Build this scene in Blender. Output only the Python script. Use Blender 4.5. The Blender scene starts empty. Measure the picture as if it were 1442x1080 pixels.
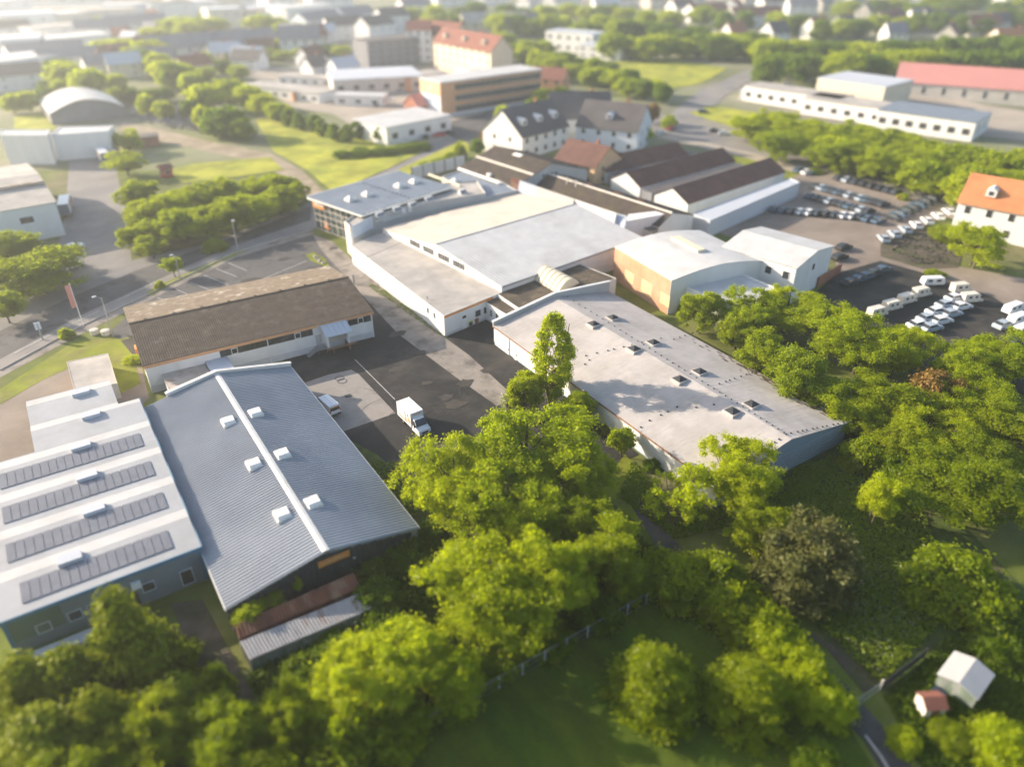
HAZE_D, HAZE_G, SUN_E, SKY_S, EXPO, FOCUS, FSTOP = .00039, .60, 5.0, .135, .98, 112., .24
import bpy, bmesh, math, random
import numpy as np
from mathutils import Vector, Matrix
random.seed(7); rng = np.random.default_rng(7)
sc = bpy.context.scene; col = sc.collection
R = math.radians
# ------------------------------------------------------------------ survey: camera model used to place things on the ground plan
FPX = 1040.; TH = math.atan(637/1040); HC = 65.
cT, sT = math.cos(TH), math.sin(TH)
AZ = math.atan2(801/1040, cT+637/1040*sT)
def W(x, y, z=0.):
    r = (x-721)/FPX; d = (y-540)/FPX
    v = (r, cT-d*sT, -sT-d*cT); t = (z-HC)/v[2]
    X, Y = v[0]*t, v[1]*t
    return Vector((X*math.cos(AZ)+Y*math.sin(AZ), -X*math.sin(AZ)+Y*math.cos(AZ), z))
def DIST(p): return math.hypot(p[0], p[1], p[2]-HC)
# ------------------------------------------------------------------ materials
MATS = {}
def mat(name, c, var=.18, scale=1.2, rough=.85, c2=None, s2=.25, t2=.55, soft=.12, bump=0., bs=12., metal=0., spec=.35, stretch=None, fine=0.):
    m = bpy.data.materials.new(name); m.use_nodes = True; nt = m.node_tree; n = nt.nodes; l = nt.links
    b = n['Principled BSDF']; b.inputs['Roughness'].default_value = rough; b.inputs['Metallic'].default_value = metal
    b.inputs['Specular IOR Level'].default_value = spec
    tc = n.new('ShaderNodeTexCoord'); out = tc.outputs['Object']
    if stretch:
        mp = n.new('ShaderNodeMapping'); mp.inputs['Scale'].default_value = stretch; l.new(out, mp.inputs['Vector']); sv = mp.outputs[0]
    else: sv = out
    def noise(vec, s, det=5., rgh=.6):
        t = n.new('ShaderNodeTexNoise'); t.inputs['Scale'].default_value = s; t.inputs['Detail'].default_value = det
        t.inputs['Roughness'].default_value = rgh; l.new(vec, t.inputs['Vector']); return t.outputs['Fac']
    def mapr(f, a, b2, c_, d):
        r = n.new('ShaderNodeMapRange'); r.inputs[1].default_value = a; r.inputs[2].default_value = b2
        r.inputs[3].default_value = c_; r.inputs[4].default_value = d; l.new(f, r.inputs[0]); return r.outputs[0]
    def mix(fac, a, b2, blend='MIX'):
        x = n.new('ShaderNodeMix'); x.data_type = 'RGBA'; x.blend_type = blend
        for sock, v in ((x.inputs[0], fac), (x.inputs[6], a), (x.inputs[7], b2)):
            if hasattr(v, 'is_linked') : l.new(v, sock)
            elif isinstance(v, (int, float)): sock.default_value = v
            else: sock.default_value = (*v, 1)
        return x.outputs[2]
    cur = c
    if c2 is not None: cur = mix(mapr(noise(sv, s2, 6., .65), t2-soft, t2+soft, 0, 1), c, c2)
    f = mapr(noise(sv, scale, 6.), .3, .7, 1-var, 1+var)
    cm = n.new('ShaderNodeCombineXYZ'); [l.new(f, cm.inputs[i]) for i in range(3)]
    cur = mix(1., cur, cm.outputs[0], 'MULTIPLY')
    if fine:
        f2 = mapr(noise(out, 9., 3.), .3, .7, 1-fine, 1+fine)
        cm2 = n.new('ShaderNodeCombineXYZ'); [l.new(f2, cm2.inputs[i]) for i in range(3)]
        cur = mix(1., cur, cm2.outputs[0], 'MULTIPLY')
    l.new(cur, b.inputs['Base Color'])
    if bump:
        bp = n.new('ShaderNodeBump'); bp.inputs['Strength'].default_value = bump; bp.inputs['Distance'].default_value = .05
        l.new(noise(out, bs, 4.), bp.inputs['Height']); l.new(bp.outputs[0], b.inputs['Normal'])
    MATS[name] = m; return m
def leafmat(name, c1, c2, tr=2.2, wt=.55):
    m = bpy.data.materials.new(name); m.use_nodes = True; nt = m.node_tree; n = nt.nodes; l = nt.links
    n.remove(n['Principled BSDF']); o = n['Material Output']
    oi = n.new('ShaderNodeObjectInfo'); tc = n.new('ShaderNodeTexCoord')
    ns = n.new('ShaderNodeTexNoise'); ns.inputs['Scale'].default_value = .55; ns.inputs['Detail'].default_value = 5
    l.new(tc.outputs['Object'], ns.inputs['Vector'])
    ad = n.new('ShaderNodeMath'); ad.operation = 'MULTIPLY_ADD'; ad.inputs[1].default_value = .6; l.new(oi.outputs['Random'], ad.inputs[0])
    mr = n.new('ShaderNodeMapRange'); mr.inputs[1].default_value = .3; mr.inputs[2].default_value = .7; mr.inputs[3].default_value = 0.; mr.inputs[4].default_value = .5
    l.new(ns.outputs['Fac'], mr.inputs[0]); l.new(mr.outputs[0], ad.inputs[2])
    x = n.new('ShaderNodeMix'); x.data_type = 'RGBA'; x.inputs[6].default_value = (*c1, 1); x.inputs[7].default_value = (*c2, 1)
    l.new(ad.outputs[0], x.inputs[0])
    d = n.new('ShaderNodeBsdfDiffuse'); l.new(x.outputs[2], d.inputs['Color'])
    t = n.new('ShaderNodeBsdfTranslucent')
    y = n.new('ShaderNodeMix'); y.data_type = 'RGBA'; y.blend_type = 'MULTIPLY'; y.inputs[0].default_value = 1; y.inputs[7].default_value = (1.06*tr, 1.08*tr, .35*tr, 1)
    l.new(x.outputs[2], y.inputs[6]); l.new(y.outputs[2], t.inputs['Color'])
    g = n.new('ShaderNodeBsdfGlossy'); g.inputs['Roughness'].default_value = .45; g.inputs['Color'].default_value = (.9, .9, .9, 1)
    s1 = n.new('ShaderNodeMixShader'); s1.inputs[0].default_value = wt; l.new(d.outputs[0], s1.inputs[1]); l.new(t.outputs[0], s1.inputs[2])
    s2 = n.new('ShaderNodeMixShader'); s2.inputs[0].default_value = .012; l.new(s1.outputs[0], s2.inputs[1]); l.new(g.outputs[0], s2.inputs[2])
    l.new(s2.outputs[0], o.inputs['Surface']); MATS[name] = m; return m
M = mat
M('ground', (.12, .15, .018), .35, .12, .95, (.15, .13, .06), .03, .56, .1, fine=.3)
M('farground', (.15, .18, .05), .3, .02, .95, (.25, .23, .18), .008, .5, .1)
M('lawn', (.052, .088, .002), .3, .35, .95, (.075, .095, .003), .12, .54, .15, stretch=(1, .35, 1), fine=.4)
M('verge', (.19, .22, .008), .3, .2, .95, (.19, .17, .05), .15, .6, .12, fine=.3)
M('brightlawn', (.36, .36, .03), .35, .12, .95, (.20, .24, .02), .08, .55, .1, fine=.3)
M('meadowsoil', (.06, .09, .014), .4, .5, .95, (.07, .055, .03), .2, .58, .1, fine=.4)
M('asphalt', (.052, .050, .050), .22, .22, .82, (.098, .088, .078), .13, .56, .09, bump=.15, bs=14, fine=.12)
M('yardasphalt', (.021, .021, .022), .35, .16, .85, (.056, .049, .043), .10, .55, .08, bump=.2, bs=9, fine=.2)
M('lotasphalt', (.10, .097, .096), .22, .2, .85, (.05, .048, .048), .28, .60, .05, fine=.12)
M('roadasphalt', (.21, .20, .20), .12, .1, .85, (.27, .245, .22), .05, .55)
M('concrete', (.265, .235, .205), .2, .35, .9, (.13, .115, .10), .22, .58, .08, bump=.15, fine=.12)
M('slab', (.30, .275, .25), .16, .3, .9, (.20, .18, .165), .3, .6, .1, fine=.08)
M('paleyard', (.42, .36, .29), .15, .05, .9, (.30, .26, .22), .03, .55)
M('gravelyard', (.27, .22, .18), .2, .1, .95, (.20, .16, .13), .06, .55, fine=.15)
M('sand', (.36, .29, .21), .2, .15, .95, (.22, .18, .12), .1, .55)
M('soil', (.10, .08, .06), .35, .4, .95, (.06, .07, .02), .3, .55, fine=.3)
M('kerb', (.38, .36, .34), .15, .6)
M('paint', (.55, .55, .53), .25, 2.)
M('whitewall', (.74, .73, .715), .06, .25, .8, (.66, .64, .60), .35, .66, .1, stretch=(1, 1, .25))
M('plinth', (.55, .56, .58), .08, .4, .85)
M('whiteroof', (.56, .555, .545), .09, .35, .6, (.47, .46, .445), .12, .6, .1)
M('solarroof', (.42, .425, .435), .07, .3, .6, (.36, .36, .365), .12, .6, .1)
M('sunlitroof', (.56, .495, .415), .09, .35, .7, (.48, .42, .35), .12, .6, .1)  # white roof's sunward slope: warm sunlight mixed into the base colour
M('whitepaint', (.78, .78, .76), .05, .8, .6)
M('flatroof', (.38, .355, .33), .14, .3, .9, (.48, .44, .39), .12, .52, .1, fine=.06)
M('rustroof', (.48, .42, .37), .15, .25, .9, (.34, .25, .17), .35, .55, .1)
M('bitumen', (.47, .435, .41), .09, .5, .88, (.375, .345, .32), .16, .54, .1, fine=.05)
M('bitumendirt', (.13, .09, .06), .5, 1., .95)
M('graymetal', (.27, .295, .33), .10, .12, .5, (.33, .35, .375), .07, .55, .1, metal=.1)
M('capmetal', (.74, .72, .68), .10, .6, .5, (.6, .52, .42), .5, .66, .08)
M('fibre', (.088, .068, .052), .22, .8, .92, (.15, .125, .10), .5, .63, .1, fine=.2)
M('sunlitfibre', (.19, .148, .105), .25, .7, .92, (.42, .38, .33), .45, .62, .06, fine=.25)  # brown hall's back slope: fibre sheets with sunlight painted in, plus pale blotches
M('darkfibre', (.072, .055, .045), .25, .5, .92, (.095, .078, .04), .3, .58, .1, fine=.2)
M('browntile', (.135, .066, .050), .2, .3, .85, fine=.15)
M('rust', (.19, .075, .045), .3, .5, .9, (.30, .19, .12), .4, .6, .1, stretch=(1.5, .4, 1), fine=.2)
M('oldzinc', (.33, .325, .335), .2, .5, .75, (.17, .11, .09), .5, .60, .06, stretch=(2, .5, 1), fine=.1)
M('oldgreen', (.17, .215, .17), .25, .6, .85, (.30, .30, .29), .7, .55, .1, stretch=(2, 2, .4))
M('darkclad', (.048, .050, .054), .3, .8, .7, (.45, .45, .44), .8, .68, .01)
M('scrap', (.05, .045, .042), .6, 1.5, .9, (.14, .12, .11), .6, .55, .1)
M('bluewall', (.20, .265, .325), .12, .3, .75, (.14, .17, .20), .3, .6, .12, stretch=(1, 1, .3))
M('slatewall', (.19, .225, .24), .12, .2, .6)
M('greenwall', (.13, .175, .13), .1, .3, .7)
M('bluetrim', (.10, .20, .30), .08, 1., .5)
M('gravelroof', (.088, .070, .052), .3, .4, .95, (.14, .11, .07), .4, .58, .1, bump=.3, bs=8, fine=.4)
M('cream', (.70, .62, .47), .06, .3)
M('orange', (.72, .27, .05), .08, .8, .6)
M('orangepale', (.62, .33, .17), .08, .5)
M('ochre', (.72, .48, .27), .08, .5)
M('brick', (.44, .24, .135), .12, .4, .9, (.50, .31, .20), .13, .5, .12, fine=.14)
M('redbrick', (.36, .15, .09), .2, .5, .9)
M('glass', (.030, .036, .040), .4, .5, .08, (.075, .075, .07), .6, .55, .1, spec=.8)
M('tintglass', (.05, .065, .065), .5, .45, .1, (.11, .13, .12), .4, .52, .1, spec=.7)
M('darkframe', (.05, .052, .055), .1, 1., .5)
M('steel', (.34, .35, .36), .1, 1., .45, metal=.5)
M('slateroof', (.20, .235, .28), .10, .5, .5, (.25, .285, .33), .3, .55, .1, metal=.15, fine=.12)
M('greyroof', (.50, .53, .58), .06, .05, .7)
M('greywall', (.46, .45, .44), .08, .3)
M('dome', (.80, .78, .74), .04, 1., .35)
M('smokedome', (.045, .047, .05), .2, 1., .3)
M('pv', (.19, .195, .22), .12, .8, .3, spec=.6)
M('redroof', (.23, .092, .065), .15, .2, .85, fine=.1)
M('pinkroof', (.56, .24, .21), .06, .05, .8)
M('orangeroof', (.48, .20, .085), .15, .3, .85, fine=.15)
M('darkroof', (.11, .10, .10), .15, .2, .8)
M('greyhaus', (.22, .22, .24), .12, .2, .8)
M('bluewhite', (.60, .65, .72), .06, .2)
M('palestone', (.62, .57, .50), .08, .3)
M('bark', (.075, .058, .042), .3, 2., .95)
M('barkpale', (.18, .15, .08), .3, 2., .95)
M('tyre', (.018, .018, .018), .1, 2., .9)
M('black', (.02, .02, .02), .2, 2., .7)
M('carwhite', (.75, .76, .77), .02, 1., .3, spec=.6)
M('carblue', (.06, .11, .17), .05, 1., .3, spec=.6)
M('cardark', (.035, .045, .058), .05, 1., .3, spec=.6)
M('carsilver', (.38, .44, .50), .05, 1., .3, spec=.6)
M('carcream', (.72, .66, .56), .05, 1., .4)
M('carblack', (.02, .021, .024), .05, 1., .3, spec=.6)
M('carred', (.5, .05, .05), .05, 1., .3)
M('binyellow', (.62, .62, .02), .05, 1., .5)
M('binbrown', (.22, .09, .06), .05, 1., .6)
M('skin', (.62, .36, .25), .1, 1.)
M('wood', (.26, .13, .07), .2, 2., .85)
leafmat('leafash', (.198, .250, .002), (.30, .33, .003))
leafmat('leafbush', (.15, .20, .002), (.24, .27, .003))
leafmat('leaflight', (.24, .295, .003), (.32, .35, .005))
leafmat('leafdark', (.10, .17, .005), (.16, .215, .005), 1.8, .45)
leafmat('leafpine', (.085, .098, .022), (.16, .16, .05), 1.1, .25)
leafmat('leafspruce', (.15, .195, .002), (.25, .275, .003), 1.2, .25)
leafmat('leafivy', (.065, .12, .004), (.115, .165, .005), 1.1, .25)
leafmat('leafgrass', (.14, .22, .006), (.23, .28, .03), 1.2, .35)
leafmat('leafpale', (.30, .32, .20), (.36, .38, .22), 1., .3)
leafmat('leafred', (.22, .15, .04), (.28, .15, .05), 1.2, .35)
M('tyremark', (.060, .055, .050), .4, .6, .9)
M('patch', (.060, .053, .047), .3, .5, .9)
# ------------------------------------------------------------------ mesh builder
class MB:
    def __init__(s): s.v = []; s.f = []; s.mi = []
    def quad(s, a, b, c, d, m=0):
        i = len(s.v); s.v += [tuple(a), tuple(b), tuple(c), tuple(d)]; s.f.append((i, i+1, i+2, i+3)); s.mi.append(m); return s
    def poly(s, pts, m=0):
        i = len(s.v); s.v += [tuple(p) for p in pts]; s.f.append(tuple(range(i, i+len(pts)))); s.mi.append(m); return s
    def box(s, x0, x1, y0, y1, z0, z1, m=0):
        if x0 > x1: x0, x1 = x1, x0
        if y0 > y1: y0, y1 = y1, y0
        i = len(s.v)
        s.v += [(x0,y0,z0),(x1,y0,z0),(x1,y1,z0),(x0,y1,z0),(x0,y0,z1),(x1,y0,z1),(x1,y1,z1),(x0,y1,z1)]
        s.f += [(i,i+3,i+2,i+1),(i+4,i+5,i+6,i+7),(i,i+1,i+5,i+4),(i+1,i+2,i+6,i+5),(i+2,i+3,i+7,i+6),(i+3,i,i+4,i+7)]; s.mi += [m]*6; return s
    def prism(s, pts, z0, z1, m=0):
        """upright prism over a ground polygon; z1 may be a list of heights"""
        a = sum(pts[k][0]*pts[(k+1)%len(pts)][1]-pts[(k+1)%len(pts)][0]*pts[k][1] for k in range(len(pts)))
        zs = z1 if isinstance(z1, (list, tuple)) else [z1]*len(pts)
        if a < 0: pts = pts[::-1]; zs = zs[::-1]
        n = len(pts); i = len(s.v)
        s.v += [(p[0], p[1], z0) for p in pts]+[(p[0], p[1], z) for p, z in zip(pts, zs)]
        s.f.append(tuple(range(i+n-1, i-1, -1))); s.f.append(tuple(range(i+n, i+2*n))); s.mi += [m, m]
        for k in range(n): s.f.append((i+k, i+(k+1)%n, i+n+(k+1)%n, i+n+k)); s.mi.append(m)
        return s
    def slab(s, a, b, c, d, th, m=0):
        """sloped slab: top corners a b c d, thickness th downwards"""
        i = len(s.v); t = [tuple(p) for p in (a, b, c, d)]
        s.v += [(x, y, z-th) for x, y, z in t]+t
        s.f += [(i,i+3,i+2,i+1),(i+4,i+5,i+6,i+7),(i,i+1,i+5,i+4),(i+1,i+2,i+6,i+5),(i+2,i+3,i+7,i+6),(i+3,i,i+4,i+7)]; s.mi += [m]*6; return s
    def extr(s, prof, y0, y1, m=0):
        """profile in x,z extruded along y"""
        n = len(prof); i = len(s.v)
        s.v += [(x, y0, z) for x, z in prof]+[(x, y1, z) for x, z in prof]
        s.f.append(tuple(range(i, i+n))); s.f.append(tuple(range(i+2*n-1, i+n-1, -1))); s.mi += [m, m]
        for k in range(n): s.f.append((i+(k+1)%n, i+k, i+n+k, i+n+(k+1)%n)); s.mi.append(m)
        return s
    def extx(s, prof, x0, x1, m=0):
        """profile in y,z extruded along x"""
        n = len(prof); i = len(s.v)
        s.v += [(x0, y, z) for y, z in prof]+[(x1, y, z) for y, z in prof]
        s.f.append(tuple(range(i+n-1, i-1, -1))); s.f.append(tuple(range(i+n, i+2*n))); s.mi += [m, m]
        for k in range(n): s.f.append((i+k, i+(k+1)%n, i+n+(k+1)%n, i+n+k)); s.mi.append(m)
        return s
    def tube(s, p, q, r0, r1=None, n=8, m=0):
        p, q = Vector(p), Vector(q); r1 = r0 if r1 is None else r1; d = (q-p).normalized()
        u = d.orthogonal().normalized(); w = d.cross(u); i = len(s.v)
        for c, r in ((p, r0), (q, r1)):
            for k in range(n):
                a = 2*math.pi*k/n; s.v.append(tuple(c+u*math.cos(a)*r+w*math.sin(a)*r))
        for k in range(n): s.f.append((i+k, i+(k+1)%n, i+n+(k+1)%n, i+n+k)); s.mi.append(m)
        s.f.append(tuple(range(i+n-1, i-1, -1))); s.f.append(tuple(range(i+n, i+2*n))); s.mi += [m, m]; return s
    def path(s, pts, r, n=6, m=0):
        for a, b in zip(pts, pts[1:]): s.tube(a, b, r, r, n, m)
        return s
    def corr(s, p00, p10, p01, pitch, depth, m=0, prof=(0, 0, 1, 1), jit=0., m2=None):
        """profiled sheet: ribs repeat from p00 to p10 and run from p00 to p01"""
        p00, p10, p01 = Vector(p00), Vector(p10), Vector(p01); U = p10-p00; V = p01-p00; nrm = U.cross(V).normalized()
        if nrm.z < 0: nrm = -nrm
        k = max(1, int(U.length/pitch)); i = len(s.v); cols = k*len(prof)+1
        for c in range(cols):
            o = p00+U*(c/(cols-1))+nrm*depth*prof[c % len(prof)]; j = nrm*0
            s.v += [tuple(o+j), tuple(o+V+j)]
        for c in range(cols-1):
            s.f.append((i+2*c, i+2*c+2, i+2*c+3, i+2*c+1)); s.mi.append(m)
        return s
    def build(s, name, mats, parent=None, loc=None, rz=0., smooth=False):
        me = bpy.data.meshes.new(name); me.from_pydata(s.v, [], s.f); me.validate()
        if isinstance(mats, str): mats = [mats]
        for x in mats: me.materials.append(MATS[x])
        if len(mats) > 1 and len(me.polygons) == len(s.mi): me.polygons.foreach_set('material_index', s.mi)
        if smooth: me.polygons.foreach_set('use_smooth', [True]*len(me.polygons))
        return link(name, me, parent, loc, rz)
def link(name, me, parent=None, loc=None, rz=0., scale=None):
    o = bpy.data.objects.new(name, me); col.objects.link(o)
    if loc is not None: o.location = loc
    o.rotation_euler.z = rz
    if scale: o.scale = scale
    if parent: o.parent = parent
    return o
def tag(o, label=None, cat=None, group=None, kind=None):
    for k, v in (('label', label), ('category', cat), ('group', group), ('kind', kind)):
        if v: o[k] = v
    return o
def thing(name, label, cat, loc=(0, 0, 0), deg=0., group=None):
    o = bpy.data.objects.new(name, None); col.objects.link(o); o.empty_display_size = .2
    o.location = loc; o.rotation_euler.z = R(deg); return tag(o, label, cat, group)
def dup(root, loc, rz=0., scale=None, label=None, group=None, mats=None):
    r = root.copy(); col.objects.link(r); r.location = loc; r.rotation_euler.z = rz
    if scale: r.scale = scale
    if label: r['label'] = label
    if group: r['group'] = group
    for ch in root.children:
        c = ch.copy(); col.objects.link(c); c.parent = r
        for g in ch.children:
            d = g.copy(); col.objects.link(d); d.parent = c
    return r
def inv(t):
    m = Matrix.Translation(t.location) @ Matrix.Rotation(t.rotation_euler.z, 4, 'Z'); return m.inverted()
def loc_of(t, x, y, z): return inv(t) @ W(x, y, z)
ORD = ['first', 'second', 'third', 'fourth', 'fifth', 'sixth', 'seventh', 'eighth', 'ninth', 'tenth', 'eleventh', 'twelfth', 'thirteenth', 'fourteenth', 'fifteenth',
       'sixteenth', 'seventeenth', 'eighteenth', 'nineteenth', 'twentieth'] + ['twenty-'+w for w in ('first', 'second', 'third', 'fourth', 'fifth', 'sixth', 'seventh', 'eighth', 'ninth')] + ['thirtieth'] + ['thirty-'+w for w in ('first', 'second', 'third', 'fourth', 'fifth', 'sixth', 'seventh', 'eighth', 'ninth')] + ['fortieth'] + ['forty-'+w for w in ('first', 'second', 'third', 'fourth', 'fifth', 'sixth', 'seventh', 'eighth', 'ninth')]
# ------------------------------------------------------------------ windows (shared meshes; frame is the part, pane the sub-part)
WIN = {}
def window(parent, pos, rz, w, h, frame='whitepaint', pane='glass', bars=0, name='window'):
    """pos = bottom middle on the wall face in the parent's coordinates; outside is local -y turned by rz"""
    k = (round(w, 2), round(h, 2), frame, pane, bars)
    if k not in WIN:
        f = MB(); t = .09
        f.box(-w/2, w/2, -.06, .0, 0, t).box(-w/2, w/2, -.06, 0, h-t, h).box(-w/2, -w/2+t, -.06, 0, t, h-t).box(w/2-t, w/2, -.06, 0, t, h-t)
        for b in range(bars):
            x = -w/2+w*(b+1)/(bars+1); f.box(x-.03, x+.03, -.055, 0, t, h-t)
        g = MB().box(-w/2+t, w/2-t, -.035, .0, t, h-t)
        a = f.build(name, frame); p = g.build('pane', pane)
        WIN[k] = (a.data, p.data); bpy.data.objects.remove(a); bpy.data.objects.remove(p)
    a = link(name, WIN[k][0], parent, pos, rz); link('pane', WIN[k][1], a); return a
def wall_pos(t, p, q, along, z, off=.01):
    """a place on the wall face from p to q (parent's coordinates, outside on the right when walking p to q): position and rotation"""
    p, q = Vector(p[:2]), Vector(q[:2]); d = (q-p).normalized(); nrm = Vector((d.y, -d.x)); o = p+d*along+nrm*off
    return (o.x, o.y, z), math.atan2(d.y, d.x)
def box_part(parent, name, pos, rz, x0, x1, y0, y1, z0, z1, m):
    return MB().box(x0, x1, y0, y1, z0, z1).build(name, m, parent, pos, rz)
# ------------------------------------------------------------------ gabled hall with its ridge along local x
def hall(name, label, cat, origin, deg, L, D, he, hr, wall='whitewall', roof='whiteroof', over=.3, ry=.5, corr=None, roof2=None, cap=None, group=None, wall_lo=0., th=.12):
    t = thing(name, label, cat, (origin[0], origin[1], 0), deg, group); m = D*ry
    e = .0
    w = MB().extx([(0, wall_lo), (D, wall_lo), (D, he-th), (m, hr-th), (0, he-th)], 0, L); w.build('wall', wall, t)
    s1 = (hr-he)/m; s2 = (hr-he)/(D-m); o = over
    for k, (ya, za, mt) in enumerate(((-o, he-s1*o, roof), (D+o, he-s2*o, roof2 or roof))):
        r = MB(); r.slab((-o, ya, za), (L+o, ya, za), (L+o, m, hr), (-o, m, hr), th) if k == 0 else r.slab((-o, m, hr), (L+o, m, hr), (L+o, ya, za), (-o, ya, za), th)
        if corr:
            rows = corr[2] if len(corr) > 2 else 1
            for q in range(rows):
                f0, f1 = q/rows, (q+1)/rows; lift = .012+.03*(rows > 1)
                A = lambda f, x, l: (x, m+(ya-m)*f, hr+(za-hr)*f+l)
                r.corr(A(f0, -o, .012), A(f0, L+o, .012), A(f1, -o, lift), corr[0], corr[1], prof=corr[3] if len(corr) > 3 else (0, 0, 1, 1))
        r.build('roof', mt, t)
    if cap:
        MB().extx([(m-cap[0], hr-s1*cap[0]+.03), (m, hr+.02), (m+cap[0], hr-s2*cap[0]+.03), (m+cap[0], hr-s2*cap[0]+.13), (m, hr+.16), (m-cap[0], hr-s1*cap[0]+.13)], -o-.02, L+o+.02).build('ridge_cap', cap[1], t)
    t['_h'] = 0; del t['_h']
    def rz(y): return he+(hr-he)*(1-(m-y)/m) if y < m else he+(hr-he)*(1-(y-m)/(D-m))
    return t, rz
def on_roof(t, rz, x, y):
    z = 5.
    for _ in range(12):
        p = loc_of(t, x, y, z); z = rz(p.y)
    return Vector((p.x, p.y, z))
def flat_block(name, label, cat, pts, z, wall='whitewall', roof='flatroof', par=.25, pw=.3, group=None, z0=0., edge=None):
    """flat-roofed block over a ground polygon (world points)"""
    c = sum((Vector(p[:2]) for p in pts), Vector((0, 0)))/len(pts); t = thing(name, label, cat, (c.x, c.y, 0), 0, group)
    P = [(p[0]-c.x, p[1]-c.y) for p in pts]
    zz = z if isinstance(z, (list, tuple)) else [z]*len(P)
    MB().prism(P, z0, [q-.05 for q in zz]).build('wall', wall, t)
    ins = lambda k, f: (P[k][0]*(1-f/max(.1, math.hypot(*P[k]))), P[k][1]*(1-f/max(.1, math.hypot(*P[k]))))
    MB().prism([ins(k, pw) for k in range(len(P))], min(zz)-.3, [q+.02 for q in zz]).build('roof', roof, t)
    if par:
        m = MB(); n = len(P)
        for k in range(n):
            a, b = P[k], P[(k+1) % n]; ia, ib = ins(k, pw), ins((k+1) % n, pw); za, zb = zz[k], zz[(k+1) % n]; i = len(m.v)
            m.v += [(*a, za-.06), (*b, zb-.06), (*ib, zb-.06), (*ia, za-.06), (*a, za+par), (*b, zb+par), (*ib, zb+par), (*ia, za+par)]
            m.f += [(i, i+3, i+2, i+1), (i+4, i+5, i+6, i+7), (i, i+1, i+5, i+4), (i+1, i+2, i+6, i+5), (i+2, i+3, i+7, i+6), (i+3, i, i+4, i+7)]; m.mi += [0]*6
        m.build('roof_edge', edge or wall, t)
    return t, P
def dome(parent, pos, rz, w, d, h, kind, name='skylight'):
    k = ('dome', w, d, h, kind)
    if k not in WIN:
        c = MB().box(-w/2-.15, w/2+.15, -d/2-.15, d/2+.15, -.3, h*.45).build(name, 'capmetal' if kind != 'dark' else 'bitumen')
        g = MB(); z0, z1 = h*.45, h; a = .72 if kind == 'white' else .12; n = 4
        pr = [(-w/2, z0), (-w/2*.94, z0+(z1-z0)*.62), (-w/2*a, z1), (w/2*a, z1), (w/2*.94, z0+(z1-z0)*.62), (w/2, z0)]
        if kind == 'white': g.extr(pr, -d/2, d/2)
        else:
            g.v = [(-w/2, -d/2, z0), (w/2, -d/2, z0), (w/2, d/2, z0), (-w/2, d/2, z0), (-w*.1, -d*.1, z1), (w*.1, -d*.1, z1), (w*.1, d*.1, z1), (-w*.1, d*.1, z1)]
            g.f = [(0, 1, 5, 4), (1, 2, 6, 5), (2, 3, 7, 6), (3, 0, 4, 7), (4, 5, 6, 7)]; g.mi = [0]*5
        p = g.build('dome', {'white': 'dome', 'dark': 'smokedome', 'pyr': 'dome'}[kind]); WIN[k] = (c.data, p.data)
        bpy.data.objects.remove(c); bpy.data.objects.remove(p)
    a = link(name, WIN[k][0], parent, pos, rz); link('dome', WIN[k][1], a); return a
# ------------------------------------------------------------------ ground sheets
ZL = [0.]
def sheet(name, pts, m, z=None, px=True, kind='structure', label=None, cat=None):
    ZL[0] += .004
    z = z if z is not None else ZL[0]
    P = [(W(*p)[0], W(*p)[1], z) if px else (p[0], p[1], z) for p in pts]
    a = sum(P[k][0]*P[(k+1)%len(P)][1]-P[(k+1)%len(P)][0]*P[k][1] for k in range(len(P)))
    if a < 0: P = P[::-1]
    b = MB(); b.poly(P); o = b.build(name, m); return tag(o, label, cat, None, kind)
# ================================================================== GROUND
def disc(name, m, r, z):
    b = MB(); b.poly([(r*math.cos(k*math.pi/32), 250+r*math.sin(k*math.pi/32), z) for k in range(64)]); return tag(b.build(name, m), kind='structure')
disc('ground', 'farground', 4200, -.02)
sheet('terrain', [(-700, 1500), (2300, 1500), (1900, 240), (-420, 240)], 'ground')
sheet('dirt_yard', [(-160, 560), (40, 545), (150, 480), (200, 520), (210, 560), (60, 720), (-160, 760)], 'gravelyard')
sheet('road', [(-260, 610), (0, 522), (110, 462), (205, 417), (330, 357), (440, 324), (540, 262), (600, 232), (654, 206), (648, 190), (600, 205), (535, 236), (440, 284), (300, 341), (190, 366), (110, 388), (30, 425), (-260, 520)], 'roadasphalt')
sheet('side_yard', [(70, 400), (92, 300), (98, 222), (160, 224), (178, 300), (186, 372), (120, 392)], 'roadasphalt')
sheet('carriageway', [(-260, 590), (0, 506), (110, 446), (205, 402), (330, 345), (438, 310), (438, 291), (330, 334), (200, 378), (105, 416), (0, 466), (-260, 545)], 'lotasphalt')
sheet('pale_path', [(172, 172), (240, 186), (310, 203), (380, 216), (425, 240), (462, 276), (440, 284), (405, 252), (360, 228), (290, 213), (220, 200), (168, 190)], 'sand')
sheet('sidewalk', [(-260, 626), (0, 532), (112, 472), (206, 425), (330, 364), (441, 330), (440, 324), (330, 357), (205, 417), (110, 462), (0, 522), (-260, 610)], 'concrete')
sheet('verge', [(0, 548), (100, 484), (180, 470), (198, 540), (160, 560), (140, 500), (60, 535), (0, 570)], 'verge')
sheet('road_verge', [(206, 412), (232, 398), (340, 351), (344, 354), (236, 404), (212, 417)], 'verge')
sheet('parking_lot', [(150, 470), (206, 425), (330, 364), (441, 330), (500, 368), (530, 402), (470, 400), (205, 470), (168, 478)], 'lotasphalt')
sheet('yard', [(170, 480), (480, 392), (520, 398), (498, 372), (640, 452), (700, 436), (700, 480), (900, 640), (760, 700), (640, 760), (560, 720), (405, 508), (300, 500), (220, 540)], 'yardasphalt')
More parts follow.
